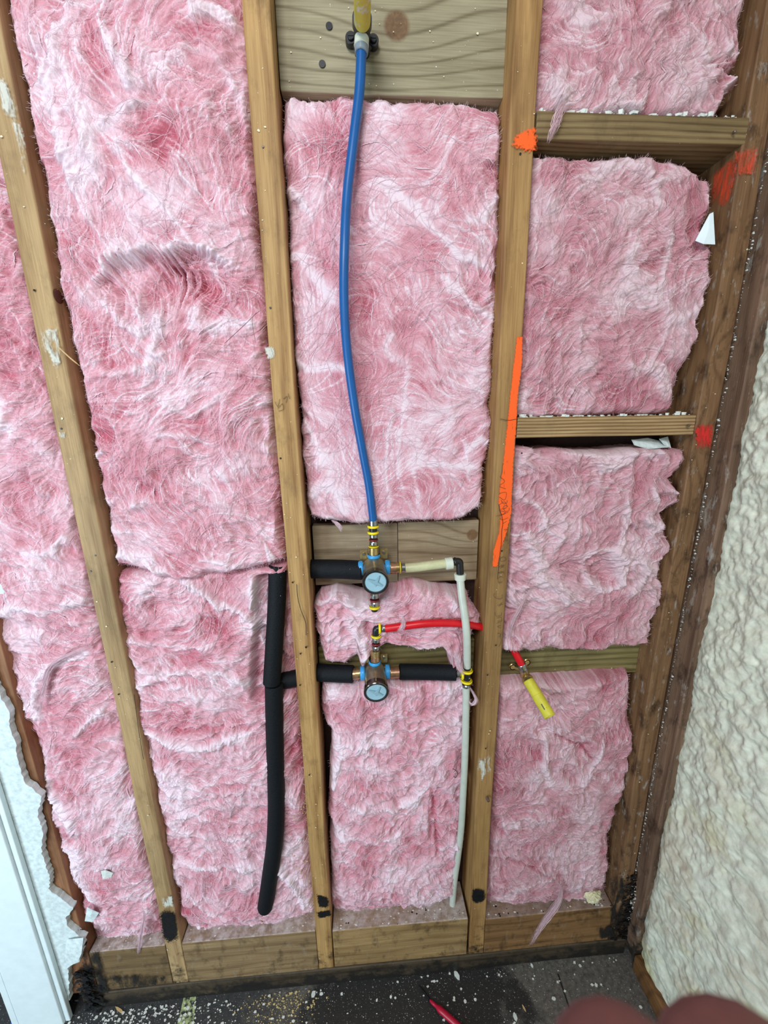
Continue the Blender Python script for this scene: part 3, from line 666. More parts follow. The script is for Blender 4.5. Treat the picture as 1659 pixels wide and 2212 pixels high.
# ------------------------------------------------------------------ plumbing
def curve_pts(pts, n=8):
    """Catmull-Rom through 3D points"""
    p = [np.array(q, float) for q in pts]; p = [2*p[0]-p[1]]+p+[2*p[-1]-p[-2]]; out = []
    for i in range(1, len(p)-2):
        for k in range(n):
            t = k/n; a, b_, c, d = p[i-1:i+3]
            out.append(.5*((2*b_)+(-a+c)*t+(2*a-5*b_+4*c-d)*t*t+(-a+3*b_-3*c+d)*t**3))
    out.append(p[-2]); return out
def along(pix, Y, n=8):
    Ys = Y if hasattr(Y, '__len__') else [Y]*len(pix)
    return curve_pts([P(a, b_, y) for (a, b_), y in zip(pix, Ys)], n)
def ring_on(mb_, c, d, r, w, th):
    """a band of width w and wall th round radius r"""
    pr = [(-w/2, r-th), (-w/2, r), (-w/4, r+th*.6), (w/4, r+th*.6), (w/2, r), (w/2, r-th)]
    mb_.lathe(c, d, pr, 28); mb_.lathe(c, d, [(-w/2, 0), (-w/2, r)], 28, False); mb_.lathe(c, d, [(w/2, r), (w/2, 0)], 28, False)
def cyl(mb_, c, d, r0, l, r1=None, bev=.0006, seg=32):
    r1 = r0 if r1 is None else r1; h = l/2
    mb_.lathe(c, d, [(-h, 0), (-h, r0-bev)], seg, False); mb_.lathe(c, d, [(-h, r0-bev), (-h+bev, r0), (h-bev, r1), (h, r1-bev)], seg); mb_.lathe(c, d, [(h, r1-bev), (h, 0)], seg, False)

# blue supply pipe and the fitting it hangs from
YD = .010
blue = along([(781, 108), (776, 200), (764, 300), (750, 420), (744, 540), (743, 650), (750, 760), (766, 880), (784, 980), (797, 1050), (806, 1124)], [YD, YD-.002, YD-.006, YD-.010, -.012+.0, -.010, -.006, .0, .008, .014, .018], 8)
b = MB(); b.tube(blue, .0078, 24); tag(obj('blue_pipe', b, M_blue), 'long bowed blue plastic water pipe in front of the centre batt', 'pipe')
el = P(782, 66, .012)
root = thing('drop_ear_elbow', 'black drop ear elbow screwed to the top board above the blue pipe', 'pipe fitting', (el[0], .040, el[2]-.03))
b = MB()
b.tube(curve_pts([el+np.array([0, .012, -.020]), el+np.array([0, .010, -.004]), el+np.array([0, -.004, .002]), el+np.array([0, -.016, .002])], 6), [.0115]*6+[.0125]*6+[.0145]*7, 28)
obj('elbow_body', b, M_blk, root)
for (px, py) in ((758, 87), (806, 92)):
    c = P(px, py, .034); b = MB(); cyl(b, c, (0, 1, 0), .0085, .010); b.tube([c, np.array([el[0], .034, el[2]-.012])], .005, 12); e_ = obj('ear', b, M_blk, root)
    b = MB(); cyl(b, c+np.array([0, -.0065, 0]), (0, 1, 0), .0050, .003); b.box(c[0]-.004, c[0]+.004, c[1]-.0088, c[1]-.008, c[2]-.0006, c[2]+.0006); obj('screw', b, M_blk, e_)
c = P(781, 92, YD); d = blue[3]-blue[0]
b = MB(); cyl(b, c, d, .0108, .014, .0112, .002); obj('collar', b, M_collar, root)
c = P(781, 105, YD); b = MB(); cyl(b, c, d, .0109, .013, .0102, .001); obj('sleeve', b, plain('sleeve_grey', srgb(138, 150, 160), .3), root)['label'] = 'grey translucent sleeve'
yz = float(P(782, 52, -.004)[2]); b = MB()
b.lathe((el[0], -.004, yz+.001), (0, -1, -.02), [(0, .0112), (.002, .0120), (.110, .0120), (.110, .0098), (.02, .0098)], 28)
tag(obj('stub_pipe', b, M_yeld), 'plaster-smeared yellow pipe stub sticking out at the very top', 'pipe')

# crimp coupling: yellow rings on a black body with steel sleeves
def coupling_parts(root, items, axis, Y):
    for (kind, px, py, r, l) in items:
        c = P(px, py, Y); b = MB()
        if kind == 'hex': cyl(b, c, axis, r, l, seg=6)
        elif kind == 'band': ring_on(b, c, axis, r, l, .0012)
        elif kind == 'bead': b.lathe(c, axis, [(-l/2, 0), (-l/2, r*.82), (-l/4, r), (l/4, r), (l/2, r*.82), (l/2, 0)], 28)
        else: cyl(b, c, axis, r, l)
        yield b, kind, px, py
def stack(root, items, axis, Y):
    for it in items:
        kind, px, py, r, l, name, mat = it
        for b, *_ in coupling_parts(root, [(kind, px, py, r, l)], axis, Y): obj(name, b, mat, root)
Zax = (0, 0, 1); Xax = (1, 0, 0)
cp = P(806, 1145, .020)
root = thing('pipe_coupling', 'coupling with two yellow rings joining the blue pipe to the upper valve', 'pipe fitting', (cp[0], cp[1], cp[2]-.03))
stack(root, [('cyl', 806, 1129, .0092, .013, 'sleeve', M_steel), ('band', 806, 1137, .0108, .0048, 'crimp_ring', M_yring), ('cyl', 806, 1144, .0080, .010, 'coupler_body', M_blk),
             ('band', 806, 1150, .0108, .0048, 'crimp_ring', M_yring), ('bead', 807, 1157, .0086, .011, 'sleeve', M_steel), ('band', 807, 1166, .0084, .0036, 'red_band', M_rring),
             ('bead', 807, 1173, .0086, .010, 'sleeve', M_steel), ('band', 807, 1180, .0096, .0022, 'crimp_ring', M_yring)], Zax, .020)

def valve(label, px, pyc, disc, ry, rd, Yc, Yf):
    c = P(px, pyc, Yc); k = P(disc[0], disc[1], Yf)
    root = thing('mixing_valve', label, 'valve', (c[0], Yc, c[2]-.03))
    ax = np.array([k[0]-c[0], Yf-Yc, k[2]-c[2]]); L = np.linalg.norm(ax); ax = ax/L
    b = MB(); b.lathe(c-ax*.014, ax, [(0, 0), (0, .014), (.004, .021), (.016, .0245), (.030, .0238), (L+.002, rd-.003), (L+.002, 0)], 40)
    b.tube([c+np.array([-.034, 0, 0]), c+np.array([.034, 0, 0])], [.0115, .0115], 28)
    b.tube([c+np.array([0, 0, .030]), c+np.array([0, 0, 0])], [.0105, .014], 28)
    b.tube([c+np.array([0, 0, -.03]), c+np.array([0, 0, 0])], [.0085, .013], 28)
    obj('valve_body', b, M_nickel, root)
    b = MB(); b.lathe(k, ax, [(-.014, rd-.004), (-.012, rd-.001), (-.002, rd), (.002, rd), (.0035, rd-.0015), (.0035, rd-.0042), (.0008, rd-.0052)], 56); obj('bonnet_ring', b, M_chrome, root)
    b = MB(); b.lathe(k, ax, [(-.004, rd-.005), (.0012, rd-.005), (.0022, rd-.0062), (.0016, 0)], 56); cap = obj('plaster_cap', b, M_cap, root); cap['label'] = 'pale blue protective cap disc'
    # raised three-armed emblem on the cap
    a0 = np.array([0, 0, 1.]); u = np.cross(ax, a0); u /= np.linalg.norm(u); w = np.cross(u, ax); w = w if w[2] > 0 else -w
    b = MB(); kk = k+ax*.0024
    for an, ln in ((62, .8), (152, .85), (-30, .75), (-95, .35)):
        dr = math.cos(math.radians(an))*(-u if u[0] < 0 else u)+math.sin(math.radians(an))*w; pr = np.cross(ax, dr)
        rr = (rd-.006)*ln
        b.prism([kk+pr*.0035, kk-pr*.0035, kk+dr*rr-pr*.0006, kk+dr*rr+pr*.0006], ax*.0022)
    cyl(b, kk+ax*.001, ax, .0046, .003); obj('emblem', b, M_capd, cap)
    for s_ in (-1, 1):
        b = MB(); ring_on(b, c+np.array([s_*.0275, 0, 0]), Xax, .0138, .0095, .002); obj('seal_ring', b, M_bring, root)
    b = MB(); ring_on(b, c+np.array([0, 0, .0255]), Zax, .0120, .0075, .002); obj('seal_ring', b, M_bring, root)
    for (dx, dz) in ((-.020, .024), (.021, .026)):
        b = MB(); q = c+np.array([dx, .012, dz]); b.beam('z', q[0]-.008, q[0]+.008, q[1], q[1]+.003, q[2]-.012, q[2]+.010, .001, 2); t_ = obj('mounting_tab', b, M_brass, root)
        b = MB(); cyl(b, q+np.array([0, -.001, .002]), (0, 1, 0), .0032, .003); obj('screw', b, M_steel, t_)
    return root, c
v1, c1 = valve('upper brass shower valve with a pale blue cap', 808, 1226, (811.5, 1257), 28, .0255, .022, -.043)
v2, c2 = valve('lower brass shower valve with a pale blue cap, copper nuts on both sides', 810, 1452, (813, 1494), 26, .0262, .020, -.034)
# fittings joined to the upper valve
stack(v1, [('cyl', 807, 1186, .0100, .009, 'union_nut', M_brass), ('hex', 807, 1194, .0112, .012, 'union_nut', M_brass)], Zax, .022)
stack(v1, [('hex', 848, 1227, .0122, .016, 'union_nut', M_copper), ('cyl', 858, 1226, .0104, .010, 'union_nut', M_brass), ('band', 864, 1226, .0118, .0024, 'crimp_ring', M_yring), ('bead', 871, 1226, .0088, .011, 'sleeve', M_steel)], Xax, .022)
stack(v1, [('bead', 809, 1287, .0088, .012, 'sleeve', M_steel), ('band', 809, 1296, .0088, .0040, 'red_band', M_rring), ('bead', 809, 1304, .0088, .011, 'sleeve', M_steel), ('band', 809, 1311, .0104, .0045, 'crimp_ring', M_yring),
           ('cyl', 809, 1316, .0068, .008, 'end_plug', M_blk)], Zax, .010)
# fittings joined to the lower valve
stack(v2, [('hex', 765, 1456, .0125, .020, 'union_nut', M_copper), ('hex', 852, 1453, .0125, .022, 'union_nut', M_copper), ('cyl', 773, 1455, .0112, .010, 'union_nut', M_brass)], Xax, .020)
stack(v2, [('hex', 811, 1421, .0112, .013, 'union_nut', M_copper), ('cyl', 811, 1410, .0098, .012, 'union_nut', M_brass), ('bead', 812, 1382, .0088, .012, 'sleeve', M_steel), ('band', 812, 1390, .0086, .004, 'red_band', M_rring),
           ('bead', 812, 1399, .0088, .010, 'sleeve', M_steel)], Zax, .016)
root = thing('elbow_fitting', 'yellow ringed elbow half buried in fluff at the left end of the red pipe', 'pipe fitting', P(816, 1372, .012))
b = MB(); b.tube(curve_pts([P(812, 1374, .014), P(812, 1362, .014), P(815, 1358, .014), P(828, 1357, .014)], 5), .0075, 20); obj('elbow_body', b, M_blk, root)
stack(root, [('band', 813, 1373, .0104, .0045, 'crimp_ring', M_yring)], Zax, .014)
stack(root, [('band', 820, 1357, .0108, .0048, 'crimp_ring', M_yring), ('bead', 829, 1357, .0088, .011, 'sleeve', M_steel)], Xax, .014)
red = along([(833, 1358), (870, 1353), (920, 1347), (975, 1346), (1010, 1349), (1045, 1355)], [.008, .003, .000, .004, .012, .022], 8)
q = red[-1]; red2 = along([(1060, 1360), (1082, 1365), (1098, 1387), (1114, 1412), (1127, 1436)], [.034, .040, .036, .030, .026], 8)
b = MB(); b.tube(red+red2, .0080, 24); tag(obj('red_pipe', b, M_red), 'red plastic water pipe passing through the orange striped stud', 'pipe')
# drop ear and yellow stub on the right
root = thing('drop_ear_elbow', 'brass drop ear elbow on the greenish block holding the yellow pipe end', 'pipe fitting', P(1132, 1458, .046))
a0, a1 = P(1127, 1434, .026), P(1132, 1452, .030); dv = a1-a0
b = MB(); b.lathe(a0, dv, [(-.002, .0075), (0, .0090), (.008, .0090), (.010, .0082), (.013, .0092), (.020, .0088)], 28); obj('sleeve', b, M_steel, root)
y0_ = P(1139, 1466, .022); b = MB(); b.tube(curve_pts([a0+dv*.7, a1, P(1135, 1459, .030), y0_, P(1142, 1471, .014)], 5), [.0088]*8+[.0105]*8+[.0130]*5, 24); obj('elbow_body', b, M_brass, root)
for (px, py) in ((1107, 1440), (1138, 1430)):
    c = P(px, py, .042); b = MB(); ring_on(b, c, (0, 1, 0), .0075, .005, .002); b.tube([c, a1+np.array([0, .008, 0])], .004, 10); obj('ear', b, M_brass, root)
ys = P(1141, 1470, .014); ye = P(1188, 1548, -.050); ax = ye-ys; L = np.linalg.norm(ax)
b = MB(); b.lathe(ys, ax, [(0, .008), (0, .0116), (.002, .0122), (L*.42, .0122), (L*.43, .0127), (L-.001, .0127), (L, .0120), (L, .0104), (L-.03, .0102), (L-.031, 0)], 36)
st2 = tag(obj('stub_pipe', b, M_yel), 'bright yellow open ended pipe stub hanging out below the greenish block', 'pipe')
# slot near the open end of the yellow stub
axn = ax/L; toC = CAM-(ys+ax*.8); toC -= axn*(toC@axn); toC /= np.linalg.norm(toC); sd = np.cross(axn, toC)
m_ = ys+axn*(L-.020)+toC*.01265+sd*.002; b = MB(); b.prism([m_-axn*.006-sd*.0011, m_-axn*.006+sd*.0011, m_+axn*.006+sd*.0011, m_+axn*.006-sd*.0011], toC*.0003)
obj('slot', b, M_blk, st2)['label'] = 'dark slot mark'

# white pipe loop
root = thing('white_pipe', 'yellowed white pipe from the upper valve to a black elbow', 'pipe', P(876, 1226, .020))
b = MB(); b.tube(along([(876, 1227), (900, 1225), (930, 1221), (964, 1217)], [.022, .020, .020, .022]), .0096, 24); obj('pipe', b, plain('pipe_yellowed', srgb(206, 204, 160), .4, var=.08), root)
root = thing('elbow_fitting', 'black elbow with two white collars at the top of the white riser', 'pipe fitting', P(993, 1240, .02))
b = MB(); b.tube(curve_pts([P(972, 1216, .022), P(984, 1213, .022), P(992, 1214, .022), P(993, 1222, .022), P(994, 1240, .022)], 6), .0078, 24)
ring_on(b, P(983, 1213, .022), Xax, .0084, .004, .001); obj('elbow_body', b, M_blk, root)
b = MB(); cyl(b, P(970, 1217, .022), np.array([1, 0, .1]), .0125, .0155, bev=.0012); obj('collar', b, M_collar, root)
b = MB(); cyl(b, P(994, 1246, .022), (0.03, 0, -1), .0125, .014, .0115, .0012); obj('collar', b, M_collar, root)
b = MB(); b.tube(along([(994, 1250), (998, 1290), (1004, 1330), (1008, 1370), (1009, 1410), (1009, 1440)], [.020, .010, .000, -.004, .002, .010], 8), .0082, 24)
tag(obj('white_pipe', b, M_white), 'translucent white riser from black elbow down to black tee', 'pipe')
root = thing('tee_fitting', 'black tee with three yellow rings beside the orange striped stud', 'pipe fitting', P(1008, 1475, .01))
tY = .012; b = MB(); b.tube([P(1009, 1440, tY), P(1008, 1482, tY)], .0082, 24); b.tube([P(1008, 1458, tY), P(990, 1456, tY)], .0078, 24); obj('tee_body', b, M_blk, root)
stack(root, [('band', 1009, 1448, .0120, .0055, 'crimp_ring', M_yring), ('band', 1008, 1470, .0120, .0055, 'crimp_ring', M_yring), ('bead', 1007, 1480, .0094, .008, 'sleeve', M_steel)], Zax, tY)
stack(root, [('band', 997, 1456, .0120, .0048, 'crimp_ring', M_yring), ('bead', 989, 1455, .0090, .012, 'sleeve', M_steel)], Xax, tY)
b = MB(); b.tube(along([(1007, 1484), (1006, 1560), (1004, 1640), (1000, 1720), (996, 1790), (989, 1850), (982, 1900), (977, 1955), (976, 1975)], [.012, .010, .010, .012, .018, .024, .030, .034, .034], 8), .0082, 24)
tag(obj('white_pipe', b, M_white), 'long translucent white pipe from the tee down to the bottom block', 'pipe')

# black foam pipe sleeves
def sleeve(label, pts, r, group=None, closed_end=False, mat=None):
    root = thing('insulated_pipe', label, 'pipe', pts[-1])
    n = len(pts); rad = [r]*n
    if closed_end: rad[-1] = r*.45; rad[-2] = r*.8; rad[-3] = r*.95
    b = MB(); b.tube(pts, rad, 36, caps=False)
    for (q, q2, rr) in ((pts[0], pts[1], rad[0]), (pts[-1], pts[-2], rad[-1])):
        b.lathe(q, q-q2, [(0, rr), (.0015, rr-.002), (.0012, .009), (-.004, .008), (-.004, 0)], 36)
    obj('foam_sleeve', b, M_black, root)
    return root
sl = sleeve('black insulated pipe stub entering the upper valve from the left stud', along([(666, 1229), (700, 1229), (745, 1230), (782, 1232)], [.046, .040, .030, .024], 5), .0200)
sleeve('black insulated pipe between the left stud and the lower valve', along([(680, 1452), (700, 1453), (735, 1455), (762, 1456)], [.036, .032, .026, .022], 5), .0188)
sleeve('black insulated pipe between the lower valve and the black tee', along([(864, 1451), (900, 1451), (950, 1452), (984, 1453)], [.022, .022, .020, .014], 5), .0172)
sleeve('short black insulated branch between vertical pipe and left stud', along([(606, 1470), (622, 1468), (648, 1463)], [.036, .036, .040], 5), .0180)
up = sleeve('upper length of black insulated vertical pipe, cut open at the top', along([(600, 1222), (598, 1300), (592, 1400), (587, 1474)], [.034, .028, .018, .012], 8), .0185)
lo = sleeve('lower length of black insulated vertical pipe hanging free to a tapered end', along([(592, 1478), (593, 1560), (595, 1650), (597, 1730), (594, 1810), (585, 1880), (576, 1940), (572, 1962)], [.014, .012, .010, .006, .002, .0, .004, .008], 8), .0195, closed_end=True)
b = MB(); b.tube([P(570, 1955, .012), P(568, 1985, .012)], .0064, 16); obj('copper_tail', b, M_copper, lo)

# ------------------------------------------------------------------ paint, tar, nails and pencil on the studs
def soft_paint(mat):
    nt = mat.node_tree; pb = nt.nodes['Principled BSDF']; src = pb.inputs['Alpha'].links[0].from_socket if pb.inputs['Alpha'].links else None
    at = nt.nodes.new('ShaderNodeAttribute'); at.attribute_name = 'edge'; ns = nt.nodes.new('ShaderNodeTexNoise'); ns.inputs['Scale'].default_value = 260; ns.inputs['Detail'].default_value = 4
    gp = nt.nodes.new('ShaderNodeNewGeometry'); nt.links.new(gp.outputs['Position'], ns.inputs['Vector'])
    ad = nt.nodes.new('ShaderNodeMath'); ad.operation = 'MULTIPLY_ADD'; nt.links.new(ns.outputs['Fac'], ad.inputs[0]); ad.inputs[1].default_value = 1.5; ad.inputs[2].default_value = -.92
    a2 = nt.nodes.new('ShaderNodeMath'); a2.operation = 'ADD'; nt.links.new(at.outputs['Fac'], a2.inputs[0]); nt.links.new(ad.outputs[0], a2.inputs[1])
    cl = nt.nodes.new('ShaderNodeMath'); cl.operation = 'MULTIPLY'; cl.use_clamp = True; nt.links.new(a2.outputs[0], cl.inputs[0]); cl.inputs[1].default_value = 2.2
    if src:
        m2 = nt.nodes.new('ShaderNodeMath'); m2.operation = 'MULTIPLY'; nt.links.new(cl.outputs[0], m2.inputs[0]); nt.links.new(src, m2.inputs[1]); out = m2.outputs[0]
    else: out = cl.outputs[0]
    nt.links.new(out, pb.inputs['Alpha'])
for m_ in (M_orange, M_redor, M_redp, M_smear): soft_paint(m_)
M_tarp = plain('tar_painted', (.008, .008, .009), .3, var=.5, scale=120, bump=.8); soft_paint(M_tarp)
M_stain = paint('tar_stain', (.010, .009, .008), .50, 75, .09, .95); soft_paint(M_stain)
def decal(name, pix, mat, parent, Y=-.0006, X=None, th=.0004, f=.0035):
    """a thin coat of paint: outline vertices carry edge = 0, an inner ring edge = 1"""
    pts = [P(a, b_, Y) if X is None else PX(a, b_, X) for a, b_ in pix]; ax = 0 if X is None else 1
    q = np.array([(p[ax], p[2]) for p in pts]); q2 = []
    for i in range(len(q)):
        a, b_ = q[i], q[(i+1) % len(q)]; n = max(1, int(np.linalg.norm(b_-a)/.006))
        for k in range(n): q2.append(a+(b_-a)*k/n)
    q = np.array(q2); n = len(q); area2 = np.sum(q[:, 0]*np.roll(q[:, 1], -1)-np.roll(q[:, 0], -1)*q[:, 1]); sg = 1 if area2 > 0 else -1
    t = np.roll(q, -1, 0)-np.roll(q, 1, 0); t /= np.linalg.norm(t, axis=1)[:, None]+1e-9; nr = np.stack([-t[:, 1], t[:, 0]], 1)*sg
    cen = q.mean(0)
    inn = q+nr*f if name == 'paint_stripe' else cen+(q-cen)*.55; mk = (lambda u, d: (u[0], Y+d, u[1])) if X is None else (lambda u, d: (X+d, u[0], u[1]))
    b = MB(); b.add([mk(u, 0) for u in q-nr*f*.6]+[mk(u, 0) for u in inn], [(i, (i+1) % n, n+(i+1) % n, n+i) for i in range(n)]+[tuple(range(n, 2*n))])
    o = obj(name, b, mat, parent); at = o.data.attributes.new('edge', 'FLOAT', 'POINT'); at.data.foreach_set('value', [0.0]*n+[1.0]*n); return o

Yp = -.0028
decal('paint_stripe', [(1117, 728), (1129, 728), (1127, 790), (1119, 850), (1116, 905), (1108, 1010), (1104, 1110), (1094, 1150), (1084, 1180), (1074, 1224), (1064, 1224), (1066, 1190), (1078, 1150), (1082, 1110), (1077, 1085), (1080, 1050), (1086, 1010), (1097, 910), (1108, 800)], M_orange, stC, Yp, f=.0022)['label'] = 'bright orange spray paint stripe'
decal('paint_mark', [(1108, 312), (1118, 296), (1134, 286), (1156, 279), (1156, 322), (1142, 325), (1126, 316)], M_orange, stC, Yp, f=.009)['label'] = 'orange spray paint patch'
decal('paint_mark', [(1592, 330), (1634, 322), (1632, 372), (1588, 376)], M_redor, stD, Yp, f=.009)['label'] = 'faded red orange paint patch'
decal('paint_mark', [(1540, 378), (1592, 335), (1588, 380), (1572, 440), (1540, 440)], M_redor, stD, X=XD0-.0016, f=.009)['label'] = 'faded red orange paint patch'
decal('paint_mark', [(1502, 922), (1538, 918), (1534, 966), (1508, 966)], M_redp, stD, Yp, f=.009)['label'] = 'red paint patch'
for (pl, par) in (([(1020, 1922), (1030, 1918), (1046, 1924), (1048, 1938), (1044, 1950), (1028, 1952), (1019, 1944)], stC),
                  ([(344, 1970), (356, 1964), (378, 1970), (382, 1995), (384, 2030), (366, 2040), (352, 2030), (348, 2000)], stA),
                  ([(684, 1932), (704, 1938), (712, 1950), (706, 1962), (690, 1960)], stB), ([(684, 1972), (714, 1966), (716, 1978), (688, 1984)], stB)):
    decal('tar_patch', pl, M_tarp, par, Yp, f=.006)['label'] = 'glossy black tar patch'
for pl, par, yy_ in (([(180, 2052), (212, 2046), (222, 2080), (232, 2120), (240, 2150), (222, 2160), (186, 2166), (168, 2100)], bb[0], -.0045), ([(1285, 2004), (1326, 1998), (1330, 2024), (1296, 2030)], bb[3], -.0045),
                    ([(1316, 1896), (1340, 1880), (1352, 1900), (1350, 1950), (1336, 2010), (1318, 2000)], stD, Yp), ([(215, 2110), (300, 2106), (372, 2112), (360, 2126), (240, 2140)], bb[0], -.0047)):
    decal('tar_stain', pl, M_stain, par, yy_, f=.005)['label'] = 'black tar stain'
for pl, par in (([(0, 165), (18, 185), (34, 230), (36, 262), (20, 255), (4, 230), (-30, 200)], stA), ([(85, 712), (125, 706), (132, 742), (128, 795), (118, 790), (108, 765), (95, 752)], stA),
                ([(1035, 1638), (1064, 1632), (1062, 1662), (1038, 1688), (1034, 1664)], stC), ([(574, 752), (590, 752), (592, 772), (580, 774)], stB), ([(128, 936), (147, 936), (148, 943), (130, 944)], stA), ([(20, 250), (40, 262), (58, 340), (52, 372), (38, 320)], stA),
                ([(350, 1940), (372, 1936), (372, 1958), (356, 1960)], stA)):
    decal('plaster_patch', pl, M_smear, par, Yp, f=.006)['label'] = 'dried white plaster patch'
for (px, py, par) in ((568, 317, stB), (584, 665, stB), (632, 1258, stB), (649, 1412, stB), (648, 1480, stB), (606, 990, stB), (668, 1674, stB), (74, 627, stA), (132, 926, stA), (196, 1234, stA), (206, 1200, stA), (241, 1430, stA), (256, 1500, stA),
                      (1127, 1009-30, stC), (1124, 332, stC), (1084, 1190, stC), (1071, 1394, stC), (1053, 1458, stC), (1049, 1617, stC)):
    c = P(px, py, Yp+.0012); b = MB(); cyl(b, c, (0, 1, 0), .0017, .0012, bev=.0002, seg=12); obj('nail_hole', b, M_blk, par)
for (px, py, L_) in ((1052, 1722, .010), (1484, 919, .006), (1583, 288, .005)):
    c = P(px, py, Yp); b = MB(); cyl(b, c+np.array([.0, -L_/2, 0]), (.25, -1, -.2), .0036 if L_ > .008 else .0022, L_, seg=16)
    tag(obj('nail', b, M_nail), {1052: 'bent nail sticking out low on the orange striped stud', 1484: 'nail head at the right end of the striped block', 1583: 'nail head at the right end of the highest right block'}[px], 'nail')
def scribble(pixs, parent, name='pencil_mark', Y=-.0034, r=.00032, mat=M_pencil):
    b = MB()
    for pl in pixs: b.tube(curve_pts([P(a, b_, Y) for a, b_ in pl], 5), r, 5)
    return obj(name, b, mat, parent)
def zm(x, y): return (1030+x/6.51, 1080+y/6.51)
wr = [[(330, 810), (340, 860), (400, 850), (405, 815), (370, 800), (335, 815)], [(310, 940), (380, 915), (330, 960)], [(345, 905), (350, 935), (385, 945)], [(300, 1020), (360, 1010), (390, 1040)], [(380, 1010), (300, 1030)],
      [(370, 1090), (330, 1075), (300, 1110), (320, 1160), (360, 1150)], [(300, 1150), (320, 1180)], [(250, 1310), (240, 1350), (290, 1385), (350, 1385), (355, 1330)], [(290, 1480), (370, 1465)], [(310, 1500), (350, 1440)],
      [(255, 1580), (270, 1630), (340, 1620), (345, 1580)], [(280, 1660), (340, 1650), (350, 1700), (290, 1700)], [(280, 1740), (300, 1720), (340, 1730)], [(340, 1760), (290, 1780), (340, 1800)], [(290, 1870), (330, 1880), (310, 1930)],
      [(330, 1880), (340, 1990), (310, 2060)], [(340, 0), (370, 50), (420, 40), (430, 5)], [(440, 90), (400, 80), (370, 110), (400, 160), (450, 150), (455, 110)], [(270, 225), (350, 205), (440, 170)], [(330, 260), (360, 280), (440, 250)],
      [(370, 330), (420, 300)], [(380, 420), (420, 410), (400, 440)], [(420, 480), (440, 500)], [(400, 560), (450, 570), (440, 620)]]
scribble([[zm(*p) for p in pl] for pl in wr], stC)['label'] = 'faint pencil handwriting running down the stud'
scribble([[zm(*p) for p in [(310, 60), (325, 150), (350, 220), (365, 330), (350, 450), (345, 600), (320, 800), (300, 1000), (290, 1110)]]], stC, 'wood_crack', r=.0005, mat=M_wire)
scribble([[(1080, 905), (1098, 908), (1116, 905)]], stC, 'wood_crack', r=.0004, mat=M_wire)
scribble([[(1072+a*.6, 1030+b_) for a, b_ in pl] for pl in ([(14, 0), (30, 10), (12, 20), (34, 26)], [(10, 36), (36, 34), (30, 50), (12, 44)], [(12, 60), (30, 54), (38, 66), (16, 70)], [(24, -30), (20, -10), (14, 0)], [(10, 72), (34, 78), (14, 84)])], stC)
scribble([[(594, 868), (600, 878), (604, 862)], [(600, 882), (610, 872), (612, 884), (602, 888)], [(612, 862), (620, 856), (618, 870)], [(622, 850), (626, 862)]], stB)['label'] = 'short pencil scribble'
# split along the right edge of stud B
scribble([[(641, 1262), (643, 1290), (650, 1318), (660, 1345), (661, 1372)]], stB, 'wood_crack', r=.0006, mat=M_wire)
c = P(661, 1398, -.002); b = MB(); cyl(b, c, (0, 1, 0), .0022, .002, seg=12); obj('nail_hole', b, M_blk, stB)
scribble([[(290, 1500), (300, 1580), (310, 1640)]], stA, 'wood_crack', r=.0005, mat=M_wire)
# brown knot on stud A side, splinter hanging off it
c = P(120, 640, .010); b = MB(); b.lathe((XA1-.0002, c[1], c[2]), (1, 0, 0), [(0, .011), (.0012, .009), (.0018, .004), (.002, 0)], 20); obj('knot', b, plain('knot_dark', srgb(86, 44, 22), .6, var=.4), stA)
b = MB(); b.tube(curve_pts([P(124, 748, -.002), P(150, 772, -.010), P(172, 790, -.006)], 5), [.0003]+[.0014]*8+[.0006]*2, 6, sx=.4)
tag(obj('splinter', b, M_splint), 'thin orange wood splinter hanging off the left stud', 'splinter')
# screw holes in the top board
for (px, py) in ((711, 56), (696, 138)):
    c = P(px, py, .0392); b = MB(); cyl(b, c, (0, 1, 0), .0052, .0012, bev=.0003, seg=18); obj('screw_hole', b, M_blk, bkT)

# ------------------------------------------------------------------ torn drywall and casing on the left
Yd = -.013
edge = [(-160, 900), (-120, 1100), (-50, 1350), (-8, 1490), (20, 1540), (22, 1575), (34, 1600), (40, 1650), (52, 1690), (74, 1706), (88, 1722), (82, 1760), (92, 1800), (90, 1840), (100, 1872), (108, 1898), (106, 1924), (132, 1940), (158, 1960), (143, 1984), (146, 2000), (162, 2014), (182, 2028), (176, 2060), (170, 2078), (152, 2086), (146, 2092), (150, 2130), (150, 2160), (120, 2168), (106, 2180)]
rg = random.Random(5); ed = [P(a, b_, Yd) for a, b_ in edge]; ed2 = []
for a, b_ in zip(ed[:-1], ed[1:]):
    n = max(2, int(np.linalg.norm(b_-a)/.006))
    for k in range(n): ed2.append(a+(b_-a)*k/n+np.array([rg.uniform(-.0022, .0022), 0, rg.uniform(-.0018, .0018)]))
ed2.append(np.array([ed[-1][0], Yd, .0]))
XL = -.760
b = MB(); b.prism([np.array([XL, Yd, 2.75]), np.array([ed2[0][0], Yd, 2.75])]+ed2+[np.array([XL, Yd, 0.0])], (0, .0125, 0))
struct(obj('wall_left', b, M_gyp))
# bright casing in front of it
def XY(px, py, Y): q = P(px, py, Y); return q[0]
b = MB(); b.beam('z', -.745, -.640, -.030, -.014, .002, 2.75, .003, 4)
struct(obj('trim_1', b, M_drywall))
b = MB(); b.beam('z', -.640, -.628, -.024, -.0135, .004, 2.75, .002, 4)
struct(obj('trim_2', b, M_drywall))
b = MB(); b.box(-.760, -.7455, -.029, .10, 0, 2.75); struct(obj('wall_end', b, M_drywall))
b = MB(); b.beam('z', -.745, -.66, .004, .089, .0, 2.75, .002, 4); tag(obj('wall_stud', b, M_studZ), 'stud wrapped by the white casing at the wall end', 'stud')
